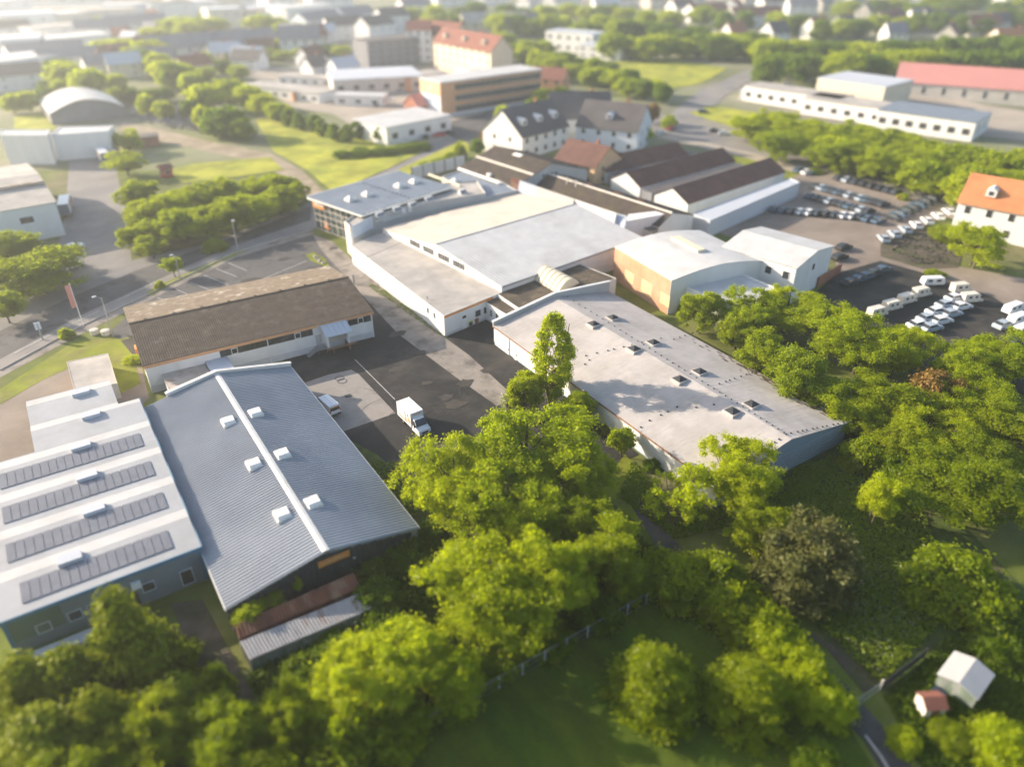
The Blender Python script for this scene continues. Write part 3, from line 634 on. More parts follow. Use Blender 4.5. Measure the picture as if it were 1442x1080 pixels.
p, q = [W(*k, LZ+.3)-Vector((cx, cy, 0)) for k in ((604, 246), (648, 262))]
MB().path([tuple(p), tuple(q)], .35, 8).build('parapet_tube', 'cream', t)
# screen wall behind the showroom
p, q = W(580, 246, 1.5), W(655, 228, 1.5)
t = thing('screen_wall', 'pale panelled screen wall with dark posts behind the glass showroom', 'wall', (p.x, p.y, 0)); d = q-p
m = MB(); n = Vector((-d.y, d.x, 0)).normalized()*.08; m.prism([(-n)[:2], (d-n)[:2], (d+n)[:2], n[:2]], 0, 3.6); m.build('panel', 'greyroof', t)
for k in range(6): c = d*(k/5); MB().box(c.x-.15, c.x+.15, c.y-.2, c.y+.2, 0, 3.9).build('post', 'darkframe', t)
# ================================================================== DARK SHEDS BEHIND
t, rz = hall('mossy_roof_shed', 'dark mossy saddle-roofed shed with a white roof window behind the showroom', 'shed', (105.0, 189.0), -82.6, 24.5, 29., 5.9, 10.2, wall='greywall', roof='darkfibre', corr=(.5, .05, 4, (0, .5, 1, .5)), over=.3)
for y in (7.4,): MB().slab((-.3, y-.25, rz(y)+.22), (24.8, y-.25, rz(y)+.22), (24.8, y+.3, rz(y)+.42), (-.3, y+.3, rz(y)+.42), .3).build('roof_step', 'palestone', t)
for px, py, w_, l_ in ((729, 219, 1.3, 3.4),):
    p = on_roof(t, rz, px, py); s = (10.2-5.9)/14.5
    MB().slab((p.x-l_/2, p.y-w_/2, p.z-s*w_/2+.18), (p.x+l_/2, p.y-w_/2, p.z-s*w_/2+.18), (p.x+l_/2, p.y+w_/2, p.z+s*w_/2+.18), (p.x-l_/2, p.y+w_/2, p.z+s*w_/2+.18), .2).build('roof_window', 'dome', t)
p = on_roof(t, rz, 689, 248); MB().box(p.x-.7, p.x+.7, p.y-.5, p.y+.5, p.z-.2, p.z+.7).build('skylight', 'dome', t)
for k in range(4): window(t, (24.51, 11.5+k*1.6, 6.6), R(90), 1.0, 1.1, 'whitepaint', 'glass')
t, rz = hall('long_dark_shed', 'long narrow shed with dark brown corrugated roof along the back of the white hall', 'shed', (117.0, 166.6), -83.2, 44.5, 13.0, 5.1, 7.5, wall='whitewall', roof='darkfibre', roof2='darkfibre', corr=(.5, .06, 1, (0, .5, 1, .5)), over=.2, ry=.33, cap=(.35, 'palestone'))
for x, y in ((9.5, 3.0), (13.0, 3.0)): MB().tube((x, y, rz(y)-.2), (x, y, rz(y)+1.5), .14).tube((x, y, rz(y)+1.5), (x, y, rz(y)+1.7), .22).build('flue', 'capmetal', t)
MB().box(.0, 44.3, -2.4, -.05, 4.3, 4.55).build('low_roof', 'darkroof', t)
for x in (18, 27, 33): MB().box(x, x+2.6, -2.2, -.3, 4.56, 4.66).build('roof_sheet', 'greyroof', t)
MB().box(.0, 44.3, -2.4, -2.2, 0, 4.25).build('wall', 'palestone', t)
for k, x in enumerate((12, 22, 30)): MB().box(x, x+2.4, 7.5, 8.6, rz(8.2)+.02, rz(8.0)+.1).build('roof_patch', 'rust', t)
def glazing(name, label, a, b, c, d, zt, zb, m, pitch):
    p = [W(*k, z) for k, z in ((a, zt), (b, zt), (c, zb), (d, zb))]; o = Vector((p[2].x, p[2].y, 0)); t = thing(name, label, 'lean-to', o)
    q = [v-o for v in p]; s = MB(); s.slab(q[0]-Vector((0, 0, .08)), q[1]-Vector((0, 0, .08)), q[3]-Vector((0, 0, .08)), q[2]-Vector((0, 0, .08)), .08); s.corr(q[0], q[1], q[2], pitch, .09, prof=(0, 0, 0, 1)); s.build('roof', m, t)
    w = MB(); w.prism([q[0][:2], q[1][:2], q[3][:2], q[2][:2]], 0, [q[0].z-.3, q[1].z-.3, q[3].z-.3, q[2].z-.3]); w.build('wall', 'whitewall', t)
    MB().tube(q[2]+Vector((0, 0, .02)), q[3]+Vector((0, 0, .02)), .12).build('bottom_rail', 'whitepaint', t)
glazing('glazed_lean_to', 'lean-to clad in rusty sheet at the corner of the white hall', (720, 250), (732, 254), (718, 265), (729, 270), 7.4, 6.0, 'rust', .5)
glazing('glazed_lean_to', 'lean-to with grey ribbed translucent sheets next to the rusty one', (732, 254), (757, 263), (729, 270), (752, 277), 7.4, 6.0, 'greyroof', .7)
glazing('glazed_lean_to', 'lean-to with slanted cream sheets between grey sheets and the white ones', (757, 263), (809, 281), (752, 277), (804, 288), 7.6, 6.6, 'palestone', .9)
glazing('glazed_lean_to', 'longest lean-to with white slanted sheets at the right of the row', (810, 281), (868, 300), (804, 288), (865, 316), 7.8, 6.2, 'whiteroof', .8)
glazing('glazed_lean_to', 'short lean-to with grey ribbed sheets beside the white end wall', (869, 301), (882, 304), (866, 316), (880, 322), 7.2, 5.8, 'greyroof', .6)
p, q = W(882, 322, 5.4), W(940, 312, 5.4)
tag(MB().prism([W(881, 322, 5.2)[:2], W(935, 312, 5.2)[:2], W(938, 306, 5.2)[:2], W(884, 312, 5.2)[:2]], 0, 7.0).build('end_building', 'whitewall'), 'plain white end building between the white hall and the arched hall', 'outbuilding')
# ================================================================== SOLAR HALL (bottom left)
t = thing('solar_hall', 'white metal-roofed hall with rows of solar panels at the left edge', 'hall', (-15.4, 71.6, 0)); ph = t
SL, SD, SZ = 19.7, 30.5, 5.2
MB().prism([(0, 0), (SL, 0), (SL, 37.0), (17.0, 37.0), (17.0, 45.5), (5.6, 45.5), (5.6, SD), (0, SD)], 0, SZ-.15).build('wall', 'slatewall', t)
per = 7.55; rise = .34
def sawz(y): f = (y % per)/per; return SZ+(rise*f/.72 if f < .72 else rise*(1-(f-.72)/.28))
for (x0, x1, y0, y1) in ((-.15, SL+.15, -.2, SD), (5.6, SL+.15, SD, 37.0), (5.6, 17.0, 37.0, 45.5)):
    r = MB(); ys = sorted({y0, y1} | {k*per for k in range(7) if y0 < k*per < y1} | {k*per+.72*per for k in range(7) if y0 < k*per+.72*per < y1})
    for a, b in zip(ys, ys[1:]):
        za = sawz(a+1e-4) if a > 0 else SZ-.02; zb = sawz(b-1e-4); r.slab((x0, a, za), (x1, a, za), (x1, b, zb), (x0, b, zb), .14)
    r.build('roof', 'solarroof', t)
m = MB().box(SL+.15, SL+.32, -.3, 37.1, SZ-.45, SZ+.12).box(-.3, SL+.32, -.36, -.2, SZ-.45, SZ+.02).box(-.3, -.15, -.36, SD, SZ-.45, SZ+.1); m.build('eave_trim', 'bluetrim', t)
m = MB().box(-.05, .35, -.06, -.0, 0, SZ-.2).box(SL-.35, SL+.05, -.06, 0, 0, SZ-.2); m.build('corner_trim', 'bluetrim', t)
MB().box(.4, 5.2, -.05, -.0, 1.7, SZ-.2).build('wall_panel', 'greenwall', t)
rows = {}
for k, (py0, py1) in enumerate((((15, 845), (245, 780)), ((20, 797), (240, 730)), ((18, 743), (217, 685)), ((14, 693), (200, 648)))):
    c0, c1 = loc_of(t, *py0, 5.6), loc_of(t, *py1, 5.6); yc = (c0.y+c1.y)/2; j = round((yc-.36*per)/per); rows[j] = 1
for j in range(4):
    n = 18 if j else 16
    for i in range(n):
        x = 1.3+i*.94+(0 if j else .9); y0, y1 = j*per+1.2, j*per+4.3; lift = .10
        r = MB().slab((x, y0, sawz(y0)+lift), (x+.86, y0, sawz(y0)+lift), (x+.86, y1, sawz(y1)+lift), (x, y1, sawz(y1)+lift), .06)
        r.build('solar_panel', 'pv', t)
for x, j in ((9.4, 1), (9.6, 2), (9.8, 3), (6, 0), (12.0, 4), (11.6, 5)):
    y = j*per+.72*per; z = sawz(y)-.1; MB().box(x, x+2.4, y-1.0, y+.5, z-.3, z+.55).build('smoke_vent', 'greyroof', t)
for x in (3.2, 6.2, 8.1, 13.6, 17.6):
    window(t, (x, -.01, 1.6 if x < 17 else .4), 0, 1.4, 1.3 if x < 17 else 2.2, 'bluewhite', 'glass')
MB().box(12.0, 13.0, -.5, -.01, 2.9, 3.7).build('air_unit', 'whitepaint', t)
MB().box(11.6, 12.4, -.06, 0, .1, 2.3).build('door', 'darkframe', t)
m = MB().box(1.2, 9.8, -2.4, -.9, 0, .5); tag(m.build('low_wall', 'plinth', None, (-15.4, 71.6, 0)), 'low grey retaining wall in front of the solar hall', 'wall')
flat_block('container_shed', 'pale flat shed behind the solar hall near the street', 'shed', [W(94, 510, 2.8), (W(152, 498, 2.8)), W(165, 540, 2.8), W(105, 552, 2.8)], 2.8, 'palestone', 'flatroof', .08, .15)
random.seed(31); m = MB()
for k in range(34):
    c = W(random.uniform(540, 660), random.uniform(500, 600)); r = random.uniform(3, 11); a0 = random.uniform(0, 6.28); n = 9; sp = random.uniform(.5, 1.3); wd = random.uniform(.04, .12)
    for j in range(n):
        q = []
        for a, rr in ((a0+sp*j/n, r), (a0+sp*(j+1)/n, r), (a0+sp*(j+1)/n, r+wd), (a0+sp*j/n, r+wd)): q.append((c.x+rr*math.cos(a)-r*math.cos(a0), c.y+rr*math.sin(a)-r*math.sin(a0), .075+k*.0003))
        m.quad(*q)
m.f = [f for f in m.f]; tag(m.build('tyre_marks', 'tyremark'), kind='structure')
m = MB()
for k, (px, py, s) in enumerate(((640, 570, 1.6), (628, 560, 1.0), (655, 540, 1.3), (560, 520, 1.2), (690, 520, 1.4), (600, 540, .8), (500, 480, 1.2), (585, 500, 1.5), (690, 480, 1.), (350, 395, 1.6), (400, 365, 1.2), (470, 350, 1.), (560, 470, 1.4))):
    c = W(px, py); m.poly([(c.x+s*1.5*math.cos(a)*random.uniform(.5, 1.1), c.y+s*math.sin(a)*random.uniform(.5, 1.1), .088+k*.0004) for a in [j*.449 for j in range(14)]])
tag(m.build('asphalt_patches', 'patch'), kind='structure')
# ================================================================== VEHICLES
def wheel(parent, x, y, r=.34, w=.24):
    m = MB().tube((x, y-w/2, r), (x, y+w/2, r), r, n=14); o = m.build('wheel', 'tyre', parent); MB().tube((x, y-w/2-.01, r), (x, y+w/2+.01, r), r*.55, n=10).build('rim', 'steel', o); return o
def prof_body(prof, y0, y1, inset=.08, zsplit=None):
    """profile in x,z with the sides leaning in above zsplit"""
    m = MB(); n = len(prof); f = lambda z: 0 if zsplit is None or z <= zsplit else (z-zsplit)*inset
    for s in (0, 1):
        for x, z in prof: m.v.append((x, (y0+f(z)) if s == 0 else (y1-f(z)), z))
    m.f = [tuple(range(n)), tuple(range(2*n-1, n-1, -1))]+[((k+1) % n, k, n+k, n+(k+1) % n) for k in range(n)]; m.mi = [0]*len(m.f); return m
# box truck: local +x is the front
def truck(name, label, loc, rz):
    t = thing(name, label, 'truck', loc); t.rotation_euler.z = rz
    MB().box(-3.3, 1.05, -1.07, 1.07, .85, 3.25).build('cargo_box', 'carwhite', t)
    m = MB()
    for y in (-1.09, 1.07):
        for z in (.83, 3.21): m.box(-3.32, 1.07, y, y+.02, z, z+.07)
    for x in (-3.34, 1.03):
        for y in (-1.10, 1.02): m.box(x, x+.06, y, y+.08, .83, 3.28)
    m.build('box_edge', 'whitepaint', t)
    g = MB().box(-2.9, -.4, -1.085, -1.072, 1.15, 1.36).box(-3.0, -2.8, 1.072, 1.085, 1.1, 1.3); g.build('side_stripe', 'orange', t)
    g = MB(); random.seed(2); z0 = 2.35
    def blob(cx, cz, w, h, mi):
        g.poly([(cx+w*math.cos(a), -1.088-.001*mi, cz+h*math.sin(a)) for a in [k*math.pi/6 for k in range(12)]], mi)
    blob(-.7, 2.6, .16, .2, 0); blob(-.6, 2.1, .2, .45, 1); blob(-.5, 1.6, .22, .35, 2); blob(.15, 2.5, .18, .22, 0); blob(.25, 2.0, .14, .55, 2); blob(.4, 1.5, .12, .5, 1); blob(-.3, 1.25, .35, .16, 1); blob(.75, 1.7, .1, .4, 2)
    g.build('side_picture', ['binbrown', 'skin', 'orange'], t)
    m = MB(); y = -.62
    while y < .6: w_ = .08+random.random()*.06; m.box(1.052, 1.065, y, y+w_, 2.75, 2.88+random.random()*.07); y += w_+.03
    m.build('front_lettering', 'orange', t)
    MB().box(-3.36, -3.31, -1.05, 1.05, .9, 3.2).build('rear_door', 'orangepale', t)
    c = prof_body([(1.08, .5), (1.08, 2.5), (1.75, 2.42), (2.55, 1.5), (3.25, 1.22), (3.38, .95), (3.38, .42), (1.08, .42)], -1.0, 1.0, .16, 1.3); c.build('cab', 'carwhite', t)
    m = MB(); m.quad((1.83, -.82, 2.36), (2.52, -.9, 1.56), (2.52, .9, 1.56), (1.83, .82, 2.36)); m.v = [(x+.03, y, z+.03) for x, y, z in m.v]; m.build('windscreen', 'glass', t)
    for s in (-1, 1):
        m = MB(); m.poly([(1.3, s*.90, 2.2), (1.75, s*.90, 2.2), (2.35, s*.985, 1.55), (1.3, s*.985, 1.5)]); m.v = [(x, y+s*.03, z) for x, y, z in m.v]; m.build('side_window', 'glass', t)
        MB().box(2.2, 2.4, s*1.02, s*1.25, 1.5, 1.95).build('mirror', 'black', t)
        MB().box(3.36, 3.41, s*.60-.22, s*.60+.22, .98, 1.16).build('headlight', 'bluewhite', t)
        wheel(t, 2.55, s*.86); wheel(t, -1.75, s*.86)
    MB().box(3.37, 3.43, -.5, .5, .72, 1.0).build('grille', 'black', t); MB().box(3.3, 3.46, -.98, .98, .40, .62).build('bumper', 'darkframe', t)
    MB().box(-3.2, 1.1, -.45, .45, .5, .85).build('chassis', 'black', t); return t
a, b = W(560, 588), W(590, 612); a = W(567, 594); b = W(590.5, 616.5); d = (b-a).normalized(); n = Vector((-d.y, d.x, 0)); cen = (a+b)/2+n*.86*1.0
truck('box_truck', 'white box truck with orange lettering parked on the dark yard beside the pale concrete pad', (cen.x-d.x*.4, cen.y-d.y*.4, .05), math.atan2(d.y, d.x))
# white van seen from behind next to the blue-grey hall
def van(name, label, loc, rz, paint='carwhite', cat='van'):
    t = thing(name, label, cat, loc); t.rotation_euler.z = rz
    prof_body([(-2.6, .4), (-2.62, 1.0), (-2.5, 2.0), (-2.3, 2.1), (1.0, 2.1), (1.5, 1.95), (2.1, 1.25), (2.6, 1.05), (2.68, .4)], -.98, .98, .13, 1.0).build('body', paint, t)
    m = MB().box(-2.64, -2.58, -.75, .75, 1.25, 1.75); m.build('rear_window', 'glass', t)
    m = MB(); m.quad((1.55, -.8, 1.93), (2.08, -.92, 1.29), (2.08, .92, 1.29), (1.55, .8, 1.93)); m.v = [(x+.03, y, z+.02) for x, y, z in m.v]; m.build('windscreen', 'glass', t)
    for s in (-1, 1):
        m = MB(); m.poly([(.5, s*.87, 1.9), (1.4, s*.87, 1.9), (1.95, s*.955, 1.3), (.5, s*.955, 1.3)]); m.v = [(x, y+s*.02, z) for x, y, z in m.v]; m.build('side_window', 'glass', t)
        MB().box(-2.66, -2.60, s*.86-.07, s*.86+.07, .95, 1.4).build('tail_light', 'carred', t); wheel(t, 1.6, s*.86); wheel(t, -1.6, s*.86)
    MB().box(-2.66, -2.58, -.8, .8, 1.83, 1.92).build('rear_stripe', 'orange', t); MB().box(-2.72, -2.58, -.9, .9, .4, .62).build('bumper', 'darkframe', t)
    MB().box(-2.0, 0.8, -.03, .03, 2.09, 2.13).build('roof_rib', 'plinth', t); return t
p = W(462, 574, 1.2); van('white_van', 'white van with an orange rear stripe half hidden behind the blue-grey roof', (p.x+.3, p.y+1.1, .06), R(90)+.12)
# cars
def car_proto(name, cat, kind='car'):
    t = thing(name, None, cat)
    if kind == 'car':
        b = prof_body([(-2.1, .3), (-2.15, .75), (-2.0, .95), (1.1, .98), (1.9, .82), (2.12, .6), (2.1, .3)], -.88, .88)
        top = prof_body([(-1.85, .94), (-1.3, 1.42), (.15, 1.46), (1.05, .97)], -.80, .80, .28, .94); i = len(b.v); b.v += top.v; b.f += [tuple(k+i for k in f) for f in top.f]; b.mi += [0]*len(top.f)
        b.build('body', 'carwhite', t)
        m = MB(); m.quad((.22, -.64, 1.43), (1.0, -.74, 1.0), (1.0, .74, 1.0), (.22, .64, 1.43)); m.quad((-1.78, -.74, 1.0), (-1.34, -.64, 1.40), (-1.34, .64, 1.40), (-1.78, .74, 1.0)); m.v = [(x+.03*(1 if x > 0 else -1), y, z+.02) for x, y, z in m.v]
        for s in (-1, 1): m.poly([(-1.5, s*.80, 1.02), (-1.15, s*.695, 1.38), (.1, s*.695, 1.41), (.8, s*.80, 1.02)])
        m.build('windows', 'glass', t); wb, r = 1.28, .31
    elif kind == 'camper':
        b = prof_body([(-3., .45), (-3., 2.8), (1.2, 2.85), (1.9, 2.3), (1.5, 1.9), (2.2, 1.2), (2.9, 1.0), (3., .45)], -1.1, 1.1, .03, 1.0); b.build('body', 'carcream', t)
        m = MB(); m.quad((1.54, -.95, 1.86), (2.2, -1.0, 1.25), (2.2, 1.0, 1.25), (1.54, .95, 1.86)); m.v = [(x+.03, y, z+.02) for x, y, z in m.v]
        for s in (-1, 1): m.box(-1.8, -.8, s*1.06, s*1.1, 1.6, 2.2); m.box(.2, .9, s*1.06, s*1.1, 1.6, 2.2)
        m.build('windows', 'glass', t); wb, r = 1.9, .36
    else:
        b = prof_body([(-3.2, .5), (-3.3, 1.2), (-2.9, 2.5), (2.6, 2.5), (3.1, 1.4), (3.0, .5)], -1.15, 1.15, .05, 1.2); b.build('body', 'carwhite', t)
        m = MB()
        for s in (-1, 1): m.box(-2.2, -.9, s*1.08, s*1.14, 1.4, 2.1); m.box(.4, 1.7, s*1.08, s*1.14, 1.4, 2.1)
        m.build('windows', 'glass', t); MB().tube((3.0, 0, .55), (4.3, 0, .5), .06).build('drawbar', 'steel', t); wb, r = .1, .34
    m = MB()
    for s in (-1, 1): wheel(t, wb, s*(.80 if kind == 'car' else 1.0), r, .2)
    if kind != 'caravan':
        for s in (-1, 1): wheel(t, -wb, s*(.80 if kind == 'car' else 1.0), r, .2)
    return t
PROTO = {'car': car_proto('parked_car', 'car'), 'camper': car_proto('camper_van', 'camper', 'camper'), 'caravan': car_proto('caravan', 'caravan', 'caravan')}
used = {}
CN = {'carwhite': 'white', 'carblue': 'blue', 'cardark': 'dark', 'carsilver': 'silver', 'carcream': 'cream', 'carblack': 'black', 'carred': 'red'}
def put_car(px, py, ang, paint, label, group, kind='car', sc_=1.08):
    p = W(px, py); t = PROTO[kind]
    if kind != 'car': sc_ = .74
    o = dup(t, (p.x, p.y, .12), ang, (sc_,)*3, label, group)
    for ch in o.children:
        if ch.name.startswith('body'):
            ch.material_slots[0].link = 'OBJECT'; ch.material_slots[0].material = MATS[paint]
    return o
E2 = 0.; E1 = math.pi/2
def row(p0, p1, paints, ang, where, group, kind='car', word=None):
    n = len(paints)
    for k, c in enumerate(paints):
        f = k/max(1, n-1); x, y = p0[0]+(p1[0]-p0[0])*f, p0[1]+(p1[1]-p0[1])*f
        w = word or kind
        lab = f'{CN[c]} {w} {where}, {ORD[k]} from the left' if n > 1 else f'{CN[c]} {w} {where}'
        put_car(x, y, ang+random.uniform(-.04, .04), c, lab, group, kind)
g = 'cars on the dealer lot by the main road'
random.seed(12)
Wt, Bl, Dk, Sv, Cr, Bk = 'carwhite', 'carblue', 'cardark', 'carsilver', 'carcream', 'carblack'
row((1150, 266), (1242, 291), [Dk, Sv, Bl, Dk, Bl, Dk, Sv, Dk, Sv, Bl, Dk, Bk, Dk], E2, 'in the long row of the dealer lot', g)
row((1142, 280), (1222, 301), [Bl, Dk, Dk, Sv, Bk, Dk, Bl, Dk, Sv, Dk], E2, 'in the second row of the dealer lot', g)
row((1182, 254), (1262, 274), [Dk, Sv, Dk, Bk, Bk, Bk, Dk, Dk], E2, 'in the row nearest the flag poles', g)
row((1092, 299), (1212, 309), [Bl, Bl, Dk, Sv, Wt, Dk, Bk, Dk, Wt, Wt, Dk], E2, 'in the front row of the dealer lot', g)
row((1222, 312), (1236, 315), [Bl, Bl], E2, 'alone at the front corner of the dealer lot', g)
row((1256, 310), (1310, 284), [Dk, Bl, Dk, Dk, Bl, Dk, Dk], E1, 'in the tight right-hand file of the dealer lot', g)
row((1243, 340), (1335, 302), [Sv, Sv, Sv, Wt, Wt, Wt, Wt], E2+.9, 'along the right edge of the dealer lot', g)
row((1125, 243), (1136, 246), [Bl, Wt], E2, 'at the far left corner of the dealer lot', g)
g = 'vehicles on the lower lot'
row((1196, 402), (1242, 384), [Dk, Bl, Bl, Dk, Bl], E2, 'at the upper left of the lower dark lot', g)
row((1234, 446), (1296, 418), [Cr, Cr, Cr, Cr], E2-.15, 'in the row on the lower dark lot', g, 'camper')
row((1312, 402), (1312, 402), [Wt], E2-.5, 'at the top of the lower dark lot', g, 'caravan')
row((1292, 462), (1344, 424), [Wt, Sv, Wt, Sv, Wt], E2-.2, 'in the left pale file on the lower dark lot', g)
row((1310, 466), (1352, 436), [Sv, Wt, Sv, Wt], E2-.2, 'in the right pale file on the lower dark lot', g)
row((1352, 412), (1366, 426), [Cr, Cr], E2-.4, 'at the right end of the lower dark lot', g, 'camper')
row((1424, 440), (1438, 470), [Wt, Wt, Wt], E2-.1, 'at the right picture edge beside the gravel track', g, 'caravan')
row((1412, 462), (1430, 480), [Sv, Bl], E2-.1, 'parked below the caravans at the right edge', g)
row((1187, 352), (1181, 366), [Bk, Bk], E2, 'beside the white two-storey hall', 'dark cars by the white hall')
g = 'cars on the roads'
for px, py, c, a, lab in ((1007, 187, Bk, -.75, 'black car on the main road beyond the brown-roofed sheds'), (1020, 191, Wt, -.75, 'white car following the black one on the main road'), (106, 352, Wt, .3, 'white car in the side yard at the round bush on the left'),
                          (104, 378, Wt, .5, 'white car parked beside the big bush left of the street'), (845, 150, Sv, -.7, 'silver car on the main road behind the dark-roofed villa'), (990, 160, Dk, -.7, 'dark car at the junction of the main road'),
                          (944, 183, 'carred', .4, 'red car beside the reddish tree near the main road'), (930, 190, Wt, .2, 'white car parked next to the red one'), (788, 148, Sv, .4, 'silver car parked under the trees by the villa'), (1108, 120, Wt, .2, 'white car behind the round white pavilion')):
    put_car(px, py, a, c, lab, g)
g = 'cars on the pale market yard'
for k, (px, py, c) in enumerate(((390, 122, Wt), (428, 132, Wt), (470, 141, Dk), (500, 118, Sv), (530, 150, Bk), (545, 142, Wt), (565, 130, Sv), (600, 196, Bk), (632, 190, Dk), (618, 193, 'carred'))):
    put_car(px, py, .3+k, c, f'{CN[c]} car on the pale market yard, {ORD[k]} in a line from the left', g)
for o in PROTO.values():
    for ch in list(o.children):
        for gch in list(ch.children): bpy.data.objects.remove(gch)
        bpy.data.objects.remove(ch)
    bpy.data.objects.remove(o)
# lorries on the left side yard
def lorry(label, px, py, rz, boxm, cabm, name='lorry'):
    p = W(px, py); t = thing(name, label, 'lorry', (p.x, p.y, .2)); t.rotation_euler.z = rz
    MB().box(-6, 3.2, -1.25, 1.25, 1.1, 3.9).build('cargo_box', boxm, t); prof_body([(3.5, .6), (3.5, 3.3), (5.2, 3.3), (5.6, 2.3), (5.7, .6)], -1.22, 1.22, .05, 2.0).build('cab', cabm, t)
    MB().box(5.45, 5.62, -1.05, 1.05, 2.1, 2.95).build('windscreen', 'glass', t); MB().box(-5.9, 3.4, -.6, .6, .7, 1.1).build('chassis', 'black', t)
    MB().box(-6.05, -6.0, -1.2, 1.2, 1.15, 3.85).build('rear_door', cabm, t)
    for s in (-1, 1):
        for x in (4.4, -3.0, -4.4): wheel(t, x, s*1.05, .5, .3)
        MB().box(-2, 3.0, s*1.255, s*1.27, 1.5, 3.4).build('side_panel', 'orangepale', t)
lorry('white lorry with blue rear beside the brown-roofed depot on the left', 96, 300, E1-.15, 'carwhite', 'carblue')
lorry('white and blue lorry parked at the far end of the side yard', 147, 228, E1, 'carwhite', 'carblue')
# ================================================================== STREET FURNITURE
def post(name, label, cat, p, h, r=.06, m='steel'):
    p = W(*p); t = thing(name, label, cat, (p.x, p.y, .1)); MB().tube((0, 0, 0), (0, 0, h), r*1.3, r).build('pole', m, t); return t
def lamp(label, p, h=7., arm=1.2, a=0.):
    t = post('street_lamp', label, 'street lamp', p, h, .09); d = Vector((math.cos(a), math.sin(a), 0))
    MB().tube((0, 0, h-.05), tuple(d*arm+Vector((0, 0, h+.15))), .05).build('arm', 'steel', t)
    e = d*(arm+.3); MB().box(e.x-.35, e.x+.35, e.y-.2, e.y+.2, h+.05, h+.25).build('lamp_head', 'greyroof', t)
lamp('tall slim street lamp at the corner of the brown-roofed hall', (160, 475), 8.0, 1.0, 2.5)
lamp('street lamp on the verge at the edge of the car park', (255, 396), 5.5, .8, 2.0)
lamp('street lamp standing beyond the street near the lower hedge', (337, 362), 8, 1.2, 1.2)
t = post('flag_pole', 'leaning flag pole with pale red banner beside the street', 'flag', (118, 460), 9., .06, 'whitepaint')
MB().box(-.9, -.05, -.02, .02, 4.0, 8.6).build('banner', 'pinkroof', t)
t = post('street_sign', 'white and blue road sign on a grey post by the left street', 'sign', (60, 478), 3.2, .12)
MB().box(-.5, .5, -.08, .08, 2.0, 3.4).build('sign_plate', 'bluewhite', t); MB().box(-.5, .5, -.09, .09, 1.7, 2.0).build('sign_band', 'carblue', t)
for k, px in enumerate((1199, 1213, 1226)):
    t = post('flag_pole', f'white flag pole with pale flag at the dealer lot, {ORD[k]} of three from the left', 'flag', (px, 246+k*3), 9., .08, 'whitepaint'); t['group'] = 'flag poles of the dealer lot'
    MB().box(.05, 1.2, -.02, .02, 5.2, 8.8).build('flag', 'bluewhite', t)
for p, lab in (((1352, 255), 'grey lamp post in the grass between main road and tree belt'), ((1180, 200), 'lamp post in the tree belt above the dealer lot')): lamp(lab, p, 8)
t = post('traffic_sign', 'round red and white sign on the pole beside the dealer lot', 'sign', (1262, 292), 3., .06); MB().tube((0, -.03, 2.6), (0, .03, 2.6), .5, n=16).build('sign_plate', 'carred', t)
t = post('traffic_sign', 'round yellow sign on a tall post by the main road verge', 'sign', (1172, 215), 6., .06); MB().tube((0, -.03, 5.6), (0, .03, 5.6), .7, n=16).build('sign_plate', 'binyellow', t)
# bins by the annex door
for px, py, c, l, lab in ((661.5, 458.5, 'darkframe', 'binyellow', 'dark wheelie bin with yellow lid beside the annex door'), (670, 455, 'binbrown', 'binbrown', 'brown wheelie bin beside the yellow-lidded one')):
    p = W(px, py); t = thing('wheelie_bin', lab, 'bin', (p.x, p.y-.1, .05), 12)
    b = MB(); b.slab((-.42, -.36, 1.0), (.42, -.36, 1.0), (.42, .36, 1.0), (-.42, .36, 1.0), .9); b.v = [(x*(.82 if z < .5 else 1), y*(.82 if z < .5 else 1), z) for x, y, z in b.v]; b.build('bin_body', c, t)
    b = MB(); b.extx([(-.42, 1.0), (.42, 1.0), (.4, 1.12), (-.38, 1.05)], -.46, .46); b.build('lid', l, t); MB().tube((-.4, .4, .08), (.4, .4, .08), .1).build('wheels', 'tyre', t)
# two round stone planters and rocks
for k, (px, py) in enumerate(((134, 471), (149.5, 472))):
    p = W(px, py); m = MB().tube((0, 0, 0), (0, 0, .95), .72, .82, 10).tube((0, 0, .95), (0, 0, 1.0), .66, .6, 10)
    tag(m.build('stone_planter', 'palestone', None, (p.x, p.y, .1)), ('left' if k == 0 else 'right')+' one of two pale round stone planters at the hall corner', 'planter', 'stone planters')
random.seed(9)
def rock(p, s, lab, grp):
    m = bmesh.new(); bmesh.ops.create_icosphere(m, subdivisions=2, radius=s)
    for v in m.verts: v.co *= random.uniform(.75, 1.15); v.co.z *= .7
    me = bpy.data.meshes.new('rock'); m.to_mesh(me); m.free(); me.materials.append(MATS['slab']); q = W(*p); tag(link('rock', me, None, (q.x, q.y, .25)), lab, 'rock', grp)
sheet('planted_island', [(430, 360), (442, 356), (458, 366), (466, 378), (452, 374), (438, 368)], 'verge')
for k, p in enumerate(((444, 363), (450, 369), (456, 372), (447, 366))): rock(p, .6, f'pale boulder in the little planted island by the driveway, {ORD[k]} nearest the showroom', 'boulders on the island')
